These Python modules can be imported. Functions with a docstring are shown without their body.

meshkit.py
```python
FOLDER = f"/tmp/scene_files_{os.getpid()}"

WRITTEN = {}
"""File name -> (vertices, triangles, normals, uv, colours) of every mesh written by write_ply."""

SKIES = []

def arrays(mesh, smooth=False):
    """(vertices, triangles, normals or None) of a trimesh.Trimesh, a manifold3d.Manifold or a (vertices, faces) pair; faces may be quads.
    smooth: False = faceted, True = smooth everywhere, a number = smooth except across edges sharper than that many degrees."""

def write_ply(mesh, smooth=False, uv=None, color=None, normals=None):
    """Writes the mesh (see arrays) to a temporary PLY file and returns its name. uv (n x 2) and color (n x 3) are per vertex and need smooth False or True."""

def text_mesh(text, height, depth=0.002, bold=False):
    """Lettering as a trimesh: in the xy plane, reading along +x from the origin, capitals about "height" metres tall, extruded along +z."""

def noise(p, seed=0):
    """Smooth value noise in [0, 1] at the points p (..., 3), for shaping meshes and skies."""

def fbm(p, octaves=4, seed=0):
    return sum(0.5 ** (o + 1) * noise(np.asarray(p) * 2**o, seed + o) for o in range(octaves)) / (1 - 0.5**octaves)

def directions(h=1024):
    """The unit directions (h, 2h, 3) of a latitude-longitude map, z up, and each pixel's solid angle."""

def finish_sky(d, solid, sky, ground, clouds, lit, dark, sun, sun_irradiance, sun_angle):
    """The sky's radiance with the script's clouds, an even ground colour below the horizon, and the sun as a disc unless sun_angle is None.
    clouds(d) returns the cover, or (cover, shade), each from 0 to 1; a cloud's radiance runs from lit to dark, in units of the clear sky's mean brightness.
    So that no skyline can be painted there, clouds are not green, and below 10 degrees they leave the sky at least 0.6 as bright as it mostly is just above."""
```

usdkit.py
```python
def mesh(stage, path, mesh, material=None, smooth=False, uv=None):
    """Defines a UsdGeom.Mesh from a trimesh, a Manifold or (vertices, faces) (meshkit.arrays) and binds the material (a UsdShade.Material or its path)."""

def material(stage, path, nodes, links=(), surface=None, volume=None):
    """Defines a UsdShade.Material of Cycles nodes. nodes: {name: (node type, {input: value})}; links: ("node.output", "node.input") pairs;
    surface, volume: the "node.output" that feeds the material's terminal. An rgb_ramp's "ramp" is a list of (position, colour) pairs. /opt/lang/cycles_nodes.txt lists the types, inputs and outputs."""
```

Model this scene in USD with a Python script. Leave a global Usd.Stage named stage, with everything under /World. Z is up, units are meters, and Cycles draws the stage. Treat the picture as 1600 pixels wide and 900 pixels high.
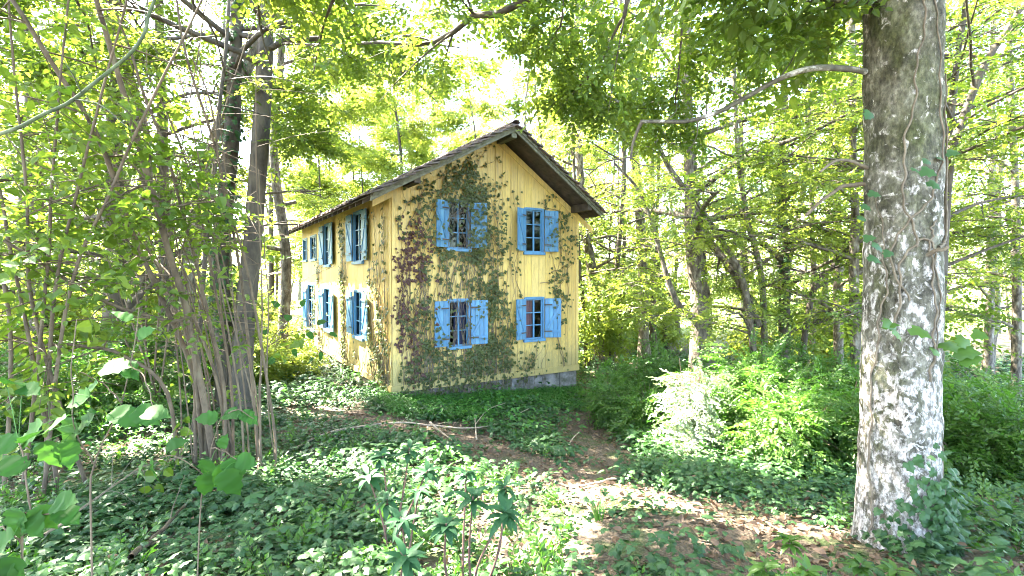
import math, random
import numpy as np
import trimesh, usdkit, meshkit
from scipy.spatial.transform import Rotation
from shapely.geometry import Polygon, box as sbox
from pxr import Gf, Sdf, Usd, UsdGeom, UsdLux, UsdShade, Vt

stage = Usd.Stage.CreateInMemory()
UsdGeom.SetStageUpAxis(stage, 'Z')
UsdGeom.SetStageMetersPerUnit(stage, 1.0)
world = UsdGeom.Xform.Define(stage, '/World')
stage.SetDefaultPrim(world.GetPrim())
UsdGeom.Scope.Define(stage, '/World/Looks')
L = '/World/Looks/'
RNG = np.random.default_rng(7)

# ---------------------------------------------------------------- camera
EYE = np.array([0.0, 0.0, 1.7]); PITCH = math.radians(1.575); F = 800.0
cam = UsdGeom.Camera.Define(stage, '/World/camera')
cam.CreateHorizontalApertureAttr(36.0); cam.CreateVerticalApertureAttr(20.25); cam.CreateFocalLengthAttr(18.0)
cam.CreateClippingRangeAttr(Gf.Vec2f(0.05, 2000))
cam.AddTranslateOp().Set(Gf.Vec3d(*EYE)); cam.AddRotateXOp().Set(90 - math.degrees(PITCH))
cam.CreateExposureAttr(4.75)

# ---------------------------------------------------------------- sky and sun
SUN_AZ, SUN_EL = math.radians(-60), math.radians(52)
SUN = np.array([math.sin(SUN_AZ)*math.cos(SUN_EL), math.cos(SUN_AZ)*math.cos(SUN_EL), math.sin(SUN_EL)])
usdkit.material(stage, L+'sky_light', {
    's': ('sky_texture', {'sky_type': 'single_scattering', 'sun_disc': False, 'sun_elevation': SUN_EL, 'sun_rotation': math.atan2(SUN[0], SUN[1]), 'aerosol_density': 2.0}),
    'b': ('background_shader', {'strength': 0.1})}, [('s.color', 'b.color')], surface='b.background')
dome = UsdLux.DomeLight.Define(stage, '/World/sky')
UsdShade.MaterialBindingAPI.Apply(dome.GetPrim()).Bind(UsdShade.Material.Get(stage, L+'sky_light'))
dome.GetPrim().SetCustomDataByKey('kind', 'structure')
sun = UsdLux.DistantLight.Define(stage, '/World/sun')
sun.CreateNormalizeAttr(True); sun.CreateIntensityAttr(1.25); sun.CreateAngleAttr(0.53); sun.CreateColorAttr(Gf.Vec3f(1.0, 0.93, 0.80))
_q = Rotation.align_vectors([SUN], [[0, 0, 1]])[0].as_quat()
sun.AddOrientOp().Set(Gf.Quatf(float(_q[3]), float(_q[0]), float(_q[1]), float(_q[2])))

# ---------------------------------------------------------------- helpers
def ray(px, py):
    f = np.array([0, math.cos(PITCH), -math.sin(PITCH)]); u = np.array([0, math.sin(PITCH), math.cos(PITCH)])
    return f + np.array([(px-800)/F, 0, 0]) + u*(450-py)/F
def at(px, py, Y):
    d = ray(px, py); return EYE + d*(Y/d[1])
def project(P):
    d = np.atleast_2d(P) - EYE
    f = d[:, 1]*math.cos(PITCH) - d[:, 2]*math.sin(PITCH); u = d[:, 1]*math.sin(PITCH) + d[:, 2]*math.cos(PITCH)
    f = np.where(np.abs(f) < 1e-3, 1e-3, f)
    return 800 + F*d[:, 0]/f, 450 - F*u/f, f
def sstep(x, a, b):
    t = np.clip((np.asarray(x, float)-a)/(b-a), 0, 1); return t*t*(3-2*t)
def gz(x, y):
    x = np.asarray(x, float); y = np.asarray(y, float)
    yy = np.maximum(y, 0)
    z = -1.55*(1-np.exp(-(yy/8)**1.5)) - 0.06*np.clip(x+2.8, -12, 12)*sstep(y, 3, 12)*(1-.6*sstep(y, 25, 45))
    p = np.stack([x*0.7, y*0.7, x*0], -1)
    return z + 0.10*(meshkit.noise(p, 3)-0.5) + 0.05*(meshkit.noise(p*3.1, 5)-0.5)
def ground_at(px, py):
    d = ray(px, py); t = 1.0
    lo, hi = 0.5, 200.0
    for _ in range(60):
        m = (lo+hi)/2; p = EYE+d*m
        if p[2] > gz(p[0], p[1]): lo = m
        else: hi = m
    return EYE+d*lo

_used = {}
def numbered(parent, name):
    k = parent+'/'+name
    n = _used.get(k, -1)+1; _used[k] = n
    return k if n == 0 else f'{k}_{n:03d}'
def tag(prim, label=None, cat=None, group=None, kind=None):
    for k, v in (('label', label), ('category', cat), ('group', group), ('kind', kind)):
        if v: prim.SetCustomDataByKey(k, v)
    return prim
def thing(name, label, cat, loc=(0, 0, 0), rotz=0, group=None, kind=None):
    x = UsdGeom.Xform.Define(stage, numbered('/World', name))
    x.AddTranslateOp().Set(Gf.Vec3d(*map(float, loc)))
    if rotz: x.AddRotateZOp().Set(math.degrees(rotz))
    return tag(x.GetPrim(), label, cat, group, kind)
def path_of(p): return '/World' if p is None else str(p.GetPath())
def obj(name, mesh, mat, parent=None, smooth=False, label=None, kind=None, cat=None, group=None):
    m = usdkit.mesh(stage, numbered(path_of(parent), name), mesh, L+mat, smooth=smooth)
    return tag(m.GetPrim(), label, cat, group, kind)

class MB:
    def __init__(s): s.v, s.f, s.n = [], [], 0
    def add(s, v, f):
        s.v.append(np.asarray(v, float)); s.f.append(np.asarray(f, int)+s.n); s.n += len(v); return s
    def mesh(s): return np.vstack(s.v), np.vstack(s.f)
    def box(s, a, b):
        x0, y0, z0 = np.minimum(a, b); x1, y1, z1 = np.maximum(a, b)
        v = [(x, y, z) for x in (x0, x1) for y in (y0, y1) for z in (z0, z1)]
        f = [(0, 1, 3), (0, 3, 2), (4, 6, 7), (4, 7, 5), (0, 4, 5), (0, 5, 1), (2, 3, 7), (2, 7, 6), (0, 2, 6), (0, 6, 4), (1, 5, 7), (1, 7, 3)]
        return s.add(v, f)
    def tm(s, m): return s.add(m.vertices, m.faces)

def smooth_path(pts, n):
    """Catmull-Rom through the points, n samples."""
    p = np.asarray(pts, float); k = len(p)
    if k == 2: return p[0]+(p[1]-p[0])*np.linspace(0, 1, n)[:, None]
    q = np.vstack([2*p[0]-p[1], p, 2*p[-1]-p[-2]])
    u = np.linspace(0, k-1-1e-6, n); i = u.astype(int); t = (u-i)[:, None]
    a, b, c, d = q[i], q[i+1], q[i+2], q[i+3]
    return 0.5*((2*b)+(c-a)*t+(2*a-5*b+4*c-d)*t**2+(3*b-a-3*c+d)*t**3)
def tube(points, radii, sides=6, cap=True):
    p = np.asarray(points, float); n = len(p)
    r = np.broadcast_to(np.asarray(radii, float), (n,)) if np.ndim(radii) == 0 or len(radii) == n else np.interp(np.linspace(0, 1, n), np.linspace(0, 1, len(radii)), radii)
    t = np.gradient(p, axis=0); t /= np.linalg.norm(t, axis=1, keepdims=True)+1e-12
    m = t.mean(0); ref = np.eye(3)[np.argmin(np.abs(m))]
    a = np.cross(t, ref); a /= np.linalg.norm(a, axis=1, keepdims=True)+1e-12
    b = np.cross(t, a); ang = np.arange(sides)*2*np.pi/sides
    v = p[:, None]+r[:, None, None]*(np.cos(ang)[None, :, None]*a[:, None]+np.sin(ang)[None, :, None]*b[:, None])
    i, j = np.meshgrid(np.arange(n-1), np.arange(sides), indexing='ij')
    q = np.stack([i*sides+j, i*sides+(j+1) % sides, (i+1)*sides+(j+1) % sides, (i+1)*sides+j], -1).reshape(-1, 4)
    f = np.vstack([q[:, [0, 1, 2]], q[:, [0, 2, 3]]]); v = v.reshape(-1, 3)
    if cap:
        v = np.vstack([v, p[-1]+t[-1]*r[-1]*.6]); k = len(v)-1; o = (n-1)*sides
        f = np.vstack([f, [(o+x, o+(x+1) % sides, k) for x in range(sides)]])
    return v, f
def knobbly(points, amp, seed=0, freq=2.2):
    p = np.asarray(points, float).copy(); n = len(p)
    s = np.arange(n)[:, None]*0.0+np.linspace(0, freq*n/6, n)[:, None]
    for k in range(3):
        q = np.concatenate([s, s*0+seed*1.37+k*9.1, s*0+.5], 1)
        p[1:, k] += amp*(meshkit.noise(q, seed+k)[1:]-0.5)*2
    return p
def bark_tube(points, radii, sides, amp=0.06, seed=0, fl=3.0):
    v, f = tube(points, radii, sides)
    n = len(points); c = np.repeat(np.asarray(points, float), sides, axis=0)
    d = v[:n*sides]-c; r = np.linalg.norm(d, axis=1, keepdims=True)
    q = v[:n*sides]*np.array([fl, fl, fl*.45])
    k = 1+amp*3*(meshkit.noise(q, seed)-.5)+amp*1.6*(meshkit.noise(q*2.7, seed+1)-.5)
    if sides > 60:                                                   # close-up bark: flaking plates and cracks
        w = v[:n*sides]*np.array([13., 13., 9.])
        k += .022*(np.abs(meshkit.noise(w, seed+2)-.5)*2)**.6+.012*(meshkit.noise(w*2.6, seed+4)-.5)
    v[:n*sides] = c+d*k[:, None]
    return v, f

# leaf shapes: unit leaf lies along +x, face +z -------------------------------------------------
def leaf_ovate(l, w, fold=.18, droop=.15, detail=1):
    if detail == 0:
        v = np.array([(0, 0, 0), (.45, -.5, 1), (.5, 0, 0), (.45, .5, 1), (1, 0, 0)], float)
        f = [(0, 1, 2), (2, 1, 4), (0, 2, 3), (2, 4, 3)]
    else:
        v = np.array([(0, 0, 0), (.28, -.46, .9), (.66, -.38, .8), (1, 0, 0), (.66, .38, .8), (.28, .46, .9), (.5, 0, 0)], float)
        f = [(0, 1, 6), (6, 1, 2), (6, 2, 3), (0, 6, 5), (6, 4, 5), (6, 3, 4)]
    z = v[:, 2]*fold*w - droop*l*v[:, 0]**2
    return np.stack([v[:, 0]*l, v[:, 1]*w, z], 1), np.array(f)
def leaf_serrate(l, w, rs, teeth=9):
    """A broad toothed leaf with a folded midrib and a drooping tip."""
    u = np.linspace(0, 1, teeth)
    prof = np.sin(np.pi*np.clip(u*.9+.08, 0, 1)**.75)**.8
    prof[0] *= .5; prof[-1] = 0
    droop = rs.uniform(.1, .45); fold = rs.uniform(.05, .3); tw = rs.uniform(-.25, .25)
    v, f = [], []
    for k, x in enumerate(u):
        h = prof[k]*(1+.1*(-1)**k)*w*.5
        for s in (-1, 0, 1):
            y = s*h; xx = x*l-(.06*l if s and k % 2 else 0)
            z = fold*abs(y)-droop*l*x**2+tw*y*x+.04*w*math.sin(k*2.1+s)
            v.append((xx, y, z))
    for k in range(teeth-1):
        a = 3*k
        f += [(a, a+3, a+1), (a+1, a+3, a+4), (a+1, a+4, a+2), (a+2, a+4, a+5)]
    return np.array(v), np.array(f)
def leaf_lance(l, w, bend):
    xs = np.array([0, .15, .4, .7, 1.0]); ws = np.array([.15, .6, 1, .75, 0.02])*w*.5
    v, f = [], []
    for x, h in zip(xs, ws):
        z = -bend*l*x**2+.25*l*x*(1-x)
        v += [(x*l, -h, z+.25*h), (x*l, 0, z), (x*l, h, z+.25*h)]
    for k in range(4):
        a = 3*k; f += [(a, a+3, a+1), (a+1, a+3, a+4), (a+1, a+4, a+2), (a+2, a+4, a+5)]
    return np.array(v), np.array(f)
IVY = np.array([(0, 0), (-.12, .28), (.18, .5), (.42, .3), (.62, .38), (.72, .2), (1, 0), (.72, -.2), (.62, -.38), (.42, -.3), (.18, -.5), (-.12, -.28)])
def leaf_ivy(l, rs):
    o = IVY*l*np.array([1, rs.uniform(.85, 1.1)])
    v = np.vstack([[.35*l, 0, .04*l], np.column_stack([o, -.12*l*(np.abs(IVY[:, 1])*2)**2-.18*l*IVY[:, 0]**2])])
    n = len(o)
    return v, np.array([(0, 1+(k+1) % n, 1+k) for k in range(n)])
def xf(v, R, t): return v@np.asarray(R).T+np.asarray(t)
def frame(d, up, roll=0.0):
    """Rotations whose x axis is d and whose z axis is as near up as can be; arrays of n."""
    d = d/np.linalg.norm(d, axis=-1, keepdims=True)
    z = up-(up*d).sum(-1, keepdims=True)*d; z /= np.linalg.norm(z, axis=-1, keepdims=True)+1e-9
    y = np.cross(z, d)
    c, s = np.cos(roll)[..., None] if np.ndim(roll) else math.cos(roll), np.sin(roll)[..., None] if np.ndim(roll) else math.sin(roll)
    y, z = y*c+z*s, z*c-y*s
    return np.stack([d, y, z], -1)
def make_sprig(rs, n=12, length=.42, ll=.075, lw=.045, detail=1, tip=True, spread=55):
    """A leafy twig along +x, leaves alternate, nearly in one plane; leaves only and the twig."""
    m = MB(); u = np.linspace(.08, 1, n)
    zc = lambda x: -.18*length*x**2+.03*length*math.sin(5*x)
    for k in range(n):
        s = 1 if k % 2 else -1
        a = math.radians(s*rs.uniform(spread*.7, spread*1.25))*(1-.75*(u[k] > .97))
        sc = rs.uniform(.7, 1.15)*(.75+.5*math.sin(math.pi*min(u[k]+.1, 1)))
        v, f = leaf_ovate(ll*sc, lw*sc, rs.uniform(.05, .4), rs.uniform(0, .4), detail)
        R = Rotation.from_euler('xyz', [rs.uniform(-.5, .5), rs.uniform(-.35, .45), a]).as_matrix()
        m.add(xf(v, R, (u[k]*length, s*.008, zc(u[k]))), f)
    x = np.linspace(0, 1, 4)
    v, f = tube(np.column_stack([x*length, 0*x, [zc(q) for q in x]]), [.004, .0015], 3, cap=False)
    m.add(v, f)
    return m.mesh()
def instancer(parent, name, protos, mat, pos, R, scale, idx=None, kind='stuff', label=None, cat=None, group=None):
    path = numbered(path_of(parent), name)
    pi = UsdGeom.PointInstancer.Define(stage, path)
    rel = []
    for k, mm in enumerate(protos):
        usdkit.mesh(stage, f'{path}/leaf_shape_{k:03d}', mm, L+mat)
        rel.append(f'{path}/leaf_shape_{k:03d}')
    pi.CreatePrototypesRel().SetTargets(rel)
    n = len(pos); idx = RNG.integers(0, len(protos), n) if idx is None else idx
    q = Rotation.from_matrix(R).as_quat().astype(np.float32)
    pi.CreateProtoIndicesAttr(Vt.IntArray.FromNumpy(np.asarray(idx, np.int32)))
    pi.CreatePositionsAttr(Vt.Vec3fArray.FromNumpy(np.ascontiguousarray(pos, np.float32)))
    pi.CreateOrientationsAttr(Vt.QuathArray([Gf.Quath(float(a[3]), float(a[0]), float(a[1]), float(a[2])) for a in q]))
    s = np.asarray(scale, np.float32); s = np.repeat(s[:, None], 3, 1) if s.ndim == 1 else s
    pi.CreateScalesAttr(Vt.Vec3fArray.FromNumpy(np.ascontiguousarray(s)))
    return tag(pi.GetPrim(), label, cat, group, kind)

# ---------------------------------------------------------------- materials
def leaf_mat(name, refl, trans, rough=.42, mixf=.42, scale=.9, spec=.45):
    """refl and trans: three colours each from dark to light, picked per leaf, per twig and by drifting noise."""
    usdkit.material(stage, L+name, {
        'g': ('geometry', {}), 'o': ('object_info', {}),
        'n': ('noise_texture', {'scale': scale, 'detail': 3.0}),
        'a': ('math', {'math_type': 'multiply_add', 'value2': .34, 'value3': -.12}),
        'b': ('math', {'math_type': 'multiply_add', 'value2': .34}),
        'c': ('math', {'math_type': 'multiply_add', 'value2': .75}),
        'r1': ('rgb_ramp', {'ramp': [(0.0, refl[0]), (.5, refl[1]), (1.0, refl[2])]}),
        'r2': ('rgb_ramp', {'ramp': [(0.0, trans[0]), (.5, trans[1]), (1.0, trans[2])]}),
        'p': ('principled_bsdf', {'roughness': rough, 'specular_ior_level': spec}),
        't': ('translucent_bsdf', {}), 'm': ('mix_closure', {'fac': mixf})},
        [('g.position', 'n.vector'), ('g.random_per_island', 'a.value1'), ('o.random', 'b.value1'), ('a.value', 'b.value3'), ('n.fac', 'c.value1'), ('b.value', 'c.value3'),
         ('c.value', 'r1.fac'), ('c.value', 'r2.fac'), ('r1.color', 'p.base_color'), ('r2.color', 't.color'), ('p.BSDF', 'm.closure1'), ('t.BSDF', 'm.closure2')], surface='m.closure')
def noise_mat(name, stops, scale=4, detail=6, rough=.8, bump=.4, bscale=None, stretch=(1, 1, 1), dist=.02, spec=.3, distortion=0.0, object_space=True):
    usdkit.material(stage, L+name, {
        'tc': ('texture_coordinate', {}) if object_space else ('geometry', {}),
        'mp': ('mapping', {'scale': stretch}),
        'n': ('noise_texture', {'scale': scale, 'detail': detail, 'roughness': .62, 'distortion': distortion}),
        'n2': ('noise_texture', {'scale': bscale or scale*4, 'detail': 5.0, 'roughness': .65}),
        'r': ('rgb_ramp', {'ramp': stops}),
        'bp': ('bump', {'strength': bump, 'distance': dist}),
        'p': ('principled_bsdf', {'roughness': rough, 'specular_ior_level': spec})},
        [('tc.object' if object_space else 'tc.position', 'mp.vector'), ('mp.vector', 'n.vector'), ('mp.vector', 'n2.vector'), ('n.fac', 'r.fac'), ('r.color', 'p.base_color'), ('n2.fac', 'bp.height'), ('bp.normal', 'p.normal')], surface='p.BSDF')
leaf_mat('beech_leaf', [(.03, .062, .010), (.07, .12, .016), (.125, .16, .02)], [(.08, .17, .012), (.22, .31, .025), (.43, .45, .05)], rough=.45, mixf=.5)
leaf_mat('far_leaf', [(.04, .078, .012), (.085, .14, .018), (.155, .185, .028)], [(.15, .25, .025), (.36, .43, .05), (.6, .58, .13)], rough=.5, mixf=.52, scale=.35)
leaf_mat('hazel_leaf', [(.035, .075, .012), (.08, .135, .018), (.13, .175, .028)], [(.09, .19, .013), (.21, .32, .025), (.38, .43, .05)], rough=.5, mixf=.5, scale=1.3)
leaf_mat('ivy_leaf', [(.018, .05, .016), (.038, .09, .028), (.07, .135, .042)], [(.02, .07, .015), (.05, .13, .02), (.1, .2, .03)], rough=.46, mixf=.2, scale=2.0, spec=.32)
leaf_mat('shoot_leaf', [(.02, .065, .014), (.035, .10, .02), (.055, .13, .03)], [(.03, .12, .012), (.06, .19, .02), (.11, .26, .03)], rough=.6, mixf=.4, scale=4, spec=.15)
leaf_mat('wall_ivy_leaf', [(.035, .05, .016), (.08, .095, .025), (.15, .155, .045)], [(.03, .06, .012), (.06, .1, .018), (.1, .14, .03)], rough=.45, mixf=.2, scale=2.0)
leaf_mat('red_vine_leaf', [(.05, .022, .02), (.105, .042, .036), (.12, .075, .04)], [(.06, .02, .015), (.1, .04, .03), (.12, .08, .03)], rough=.5, mixf=.25, scale=2.0)
leaf_mat('shrub_leaf', [(.035, .08, .014), (.068, .13, .02), (.11, .17, .03)], [(.05, .17, .012), (.1, .27, .02), (.2, .38, .04)], rough=.4, mixf=.4, scale=1.2)
leaf_mat('painted_glare_leaf', [(.14, .19, .09), (.30, .34, .22), (.5, .5, .42)], [(.1, .2, .04), (.2, .3, .08), (.3, .38, .15)], rough=.35, mixf=.3, scale=3, spec=.6)  # glossy leaf, whitened: the glare of the sun is painted into its colour
leaf_mat('laurel_leaf', [(.014, .052, .02), (.026, .08, .03), (.045, .11, .04)], [(.02, .07, .02), (.04, .12, .03), (.07, .18, .04)], rough=.55, mixf=.25, scale=3, spec=.2)
leaf_mat('low_cover_leaf', [(.03, .11, .014), (.055, .17, .02), (.09, .22, .03)], [(.03, .12, .012), (.06, .2, .02), (.1, .26, .03)], rough=.45, mixf=.3, scale=1.5)
leaf_mat('dead_leaf', [(.07, .04, .025), (.17, .10, .06), (.32, .22, .14)], [(.06, .03, .02), (.12, .07, .03), (.2, .13, .06)], rough=.6, mixf=.15, scale=3)
noise_mat('bark', [(.3, (.028, .022, .016)), (.46, (.085, .068, .05)), (.58, (.16, .135, .10)), (.68, (.25, .23, .19)), (.8, (.08, .1, .04))], scale=11, stretch=(1, 1, .4), bscale=26, bump=.9, dist=.04)
noise_mat('dark_bark', [(.3, (.03, .024, .019)), (.6, (.085, .068, .05)), (.8, (.07, .08, .035))], scale=6, stretch=(1, 1, .4), bscale=25, bump=.6, dist=.02)
noise_mat('twig', [(.3, (.045, .03, .02)), (.6, (.125, .09, .058)), (.8, (.12, .11, .06))], scale=9, stretch=(1, 1, .5), bscale=40, bump=.4, dist=.01)
noise_mat('mossy_branch', [(.3, (.02, .025, .012)), (.5, (.05, .065, .028)), (.7, (.11, .125, .065))], scale=14, bscale=50, bump=.5, dist=.01)
noise_mat('pale_deadwood', [(.3, (.2, .14, .1)), (.6, (.42, .33, .25)), (.8, (.55, .46, .38))], scale=12, bscale=50, bump=.4, dist=.005)
noise_mat('vine_stem', [(.3, (.07, .052, .036)), (.6, (.16, .125, .09)), (.8, (.25, .21, .155))], scale=14, bscale=60, bump=.5, dist=.006)
noise_mat('lichen_branch', [(.35, (.035, .03, .022)), (.55, (.10, .09, .065)), (.66, (.42, .40, .37)), (.8, (.4, .39, .35))], scale=9, bscale=40, bump=.5, dist=.01)

# ---------------------------------------------------------------- ground
PATH = [ground_at(*p)[:2] for p in ((470, 650), (600, 655), (720, 690), (880, 740), (960, 770), (1060, 790), (1180, 840), (1330, 930))]
PATH2 = [ground_at(*p)[:2] for p in ((955, 600), (930, 640), (925, 680), (945, 740))]
def seg_dist(x, y, line):
    d = np.full(np.shape(x), 1e9)
    for a, b in zip(line[:-1], line[1:]):
        ab = b-a; t = np.clip(((x-a[0])*ab[0]+(y-a[1])*ab[1])/(ab@ab), 0, 1)
        d = np.minimum(d, np.hypot(x-a[0]-t*ab[0], y-a[1]-t*ab[1]))
    return d
def path_mask(x, y):
    """1 on the bare leaf-strewn track, 0 in the ivy."""
    n = meshkit.noise(np.stack([np.asarray(x)*1.1, np.asarray(y)*1.1, 0*np.asarray(x)], -1), 21)
    m1 = 1-sstep(seg_dist(x, y, PATH), .05+.6*n, .42+.9*n)
    m2 = 1-sstep(seg_dist(x, y, PATH2), .2+.4*n, .6+.6*n)
    return np.maximum(m1, m2)
def axis(lo, hi, fine_lo, fine_hi, step):
    a = list(np.arange(fine_lo, fine_hi, step)); s = step
    while a[-1] < hi: s *= 1.13; a.append(a[-1]+s)
    s = step
    while a[0] > lo: s *= 1.13; a.insert(0, a[0]-s)
    return np.array(a)
gx, gy = axis(-260, 260, -9, 9, .16), axis(-160, 320, 0, 20, .16)
X, Y = np.meshgrid(gx, gy, indexing='xy')
V = np.stack([X.ravel(), Y.ravel(), gz(X, Y).ravel()], 1)
ny, nx = X.shape
i, j = np.meshgrid(np.arange(ny-1), np.arange(nx-1), indexing='ij')
a = (i*nx+j).ravel()
FQ = np.vstack([np.stack([a, a+1, a+nx+1], 1), np.stack([a, a+nx+1, a+nx], 1)])
usdkit.material(stage, L+'forest_floor', {
    'g': ('geometry', {}), 'xyz': ('separate_xyz', {}),
    'n1': ('noise_texture', {'scale': 1.3, 'detail': 6.0, 'roughness': .6}), 'n2': ('noise_texture', {'scale': 26, 'detail': 5.0, 'roughness': .7}),
    'v': ('voronoi_texture', {'scale': 32.0}),
    'soil': ('rgb_ramp', {'ramp': [(.25, (.04, .03, .022)), (.5, (.10, .073, .052)), (.75, (.2, .155, .115))]}),
    'moss': ('rgb_ramp', {'ramp': [(.3, (.03, .06, .015)), (.7, (.07, .12, .03))]}),
    'mead': ('rgb_ramp', {'ramp': [(.3, (.09, .15, .03)), (.7, (.22, .28, .08))]}),
    'mf': ('rgb_ramp', {'ramp': [(.52, (0, 0, 0)), (.66, (1, 1, 1))]}),
    'far': ('map_range', {'from_min': 27.0, 'from_max': 38.0, 'clamp': True}),
    'x1': ('mix_color', {}), 'x2': ('mix_color', {}),
    'bp': ('bump', {'strength': .8, 'distance': .03}), 'p': ('principled_bsdf', {'roughness': .85, 'specular_ior_level': .2})},
    [('g.position', 'n1.vector'), ('g.position', 'n2.vector'), ('g.position', 'v.vector'), ('g.position', 'xyz.vector'), ('xyz.y', 'far.value'), ('n2.fac', 'soil.fac'), ('n2.fac', 'moss.fac'), ('n2.fac', 'mead.fac'), ('n1.fac', 'mf.fac'),
     ('mf.color', 'x1.fac'), ('soil.color', 'x1.a'), ('moss.color', 'x1.b'), ('far.result', 'x2.fac'), ('x1.result', 'x2.a'), ('mead.color', 'x2.b'), ('x2.result', 'p.base_color'), ('v.distance', 'bp.height'), ('bp.normal', 'p.normal')], surface='p.BSDF')
obj('ground', (V, FQ), 'forest_floor', smooth=True, kind='structure')

# ---------------------------------------------------------------- house
HZ = -1.45; HA = math.atan2(.524, .852)
C0 = np.array([-2.82, 12.0, HZ])
HR = np.array([[math.cos(HA), -math.sin(HA), 0], [math.sin(HA), math.cos(HA), 0], [0, 0, 1]])
def house_to_world(p): return np.asarray(p, float)@HR.T+C0
W, D = 5.57, 11.9
APX, APZ, SLL, SLR = 2.90, 6.89, .55, .69
def roof_z(s): return np.where(np.asarray(s) < APX, APZ-SLL*(APX-np.asarray(s)), APZ-SLR*(np.asarray(s)-APX))
def paint(name, col, col2, wear, amount=.62, rough=.55):
    usdkit.material(stage, L+name, {
        'tc': ('texture_coordinate', {}), 'mp': ('mapping', {'scale': (6, 6, .9)}), 'mp2': ('mapping', {'scale': (1, 1, .6)}),
        'n': ('noise_texture', {'scale': 3.0, 'detail': 7.0, 'roughness': .65}), 'n2': ('noise_texture', {'scale': 1.2, 'detail': 4.0}), 'n3': ('noise_texture', {'scale': 9.0, 'detail': 8.0, 'roughness': .7}), 'mp3': ('mapping', {'scale': (9, 9, .7)}), 'n4': ('noise_texture', {'scale': 1.6, 'detail': 6.0, 'roughness': .7}), 'd': ('rgb_ramp', {'ramp': [(.42, (0, 0, 0)), (.7, (.75, .75, .75))]}), 'xyz': ('separate_xyz', {}), 'zs': ('map_range', {'from_min': .3, 'from_max': 1.5, 'to_min': .62, 'to_max': .30, 'clamp': True}), 'za': ('math', {'math_type': 'add'}), 'zr': ('rgb_ramp', {'ramp': [(.98, (0, 0, 0)), (1.0, (.6, .6, .6))]}) if False else ('rgb_ramp', {'ramp': [(.84, (0, 0, 0)), (1.0, (.6, .6, .6))]}), 'x4': ('mix_color', {'b': (.17, .165, .075)}), 'x2': ('mix_color', {'b': tuple(.42*c+.03 for c in col)}),
        'r': ('rgb_ramp', {'ramp': [(.3, col2), (.65, col)]}), 'w': ('rgb_ramp', {'ramp': [(amount, (0, 0, 0)), (amount+.09, (1, 1, 1))]}),
        'x': ('mix_color', {'b': wear}), 'bp': ('bump', {'strength': .35, 'distance': .01}), 'p': ('principled_bsdf', {'roughness': rough})},
        [('tc.object', 'mp.vector'), ('tc.object', 'mp2.vector'), ('mp.vector', 'n.vector'), ('mp2.vector', 'n2.vector'), ('mp.vector', 'n3.vector'), ('n2.fac', 'r.fac'), ('n3.fac', 'w.fac'), ('w.color', 'x.fac'), ('r.color', 'x.a'), ('tc.object', 'mp3.vector'), ('mp3.vector', 'n4.vector'), ('n4.fac', 'd.fac'), ('d.color', 'x2.fac'), ('x.result', 'x2.a'), ('tc.object', 'xyz.vector'), ('xyz.z', 'zs.value'), ('zs.result', 'za.value1'), ('n3.fac', 'za.value2'), ('za.value', 'zr.fac'), ('zr.color', 'x4.fac'), ('x2.result', 'x4.a'), ('x4.result', 'p.base_color'), ('n.fac', 'bp.height'), ('bp.normal', 'p.normal')], surface='p.BSDF')
for k, (a, b) in enumerate((((.64, .435, .115), (.53, .345, .09)), ((.60, .405, .115), (.50, .325, .09)), ((.67, .465, .145), (.56, .38, .115)))):
    paint(f'yellow_paint_{k+1}', a, b, (.42, .35, .24))
paint('blue_paint', (.065, .205, .37), (.05, .165, .31), (.25, .36, .48), amount=.66, rough=.45)
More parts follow.
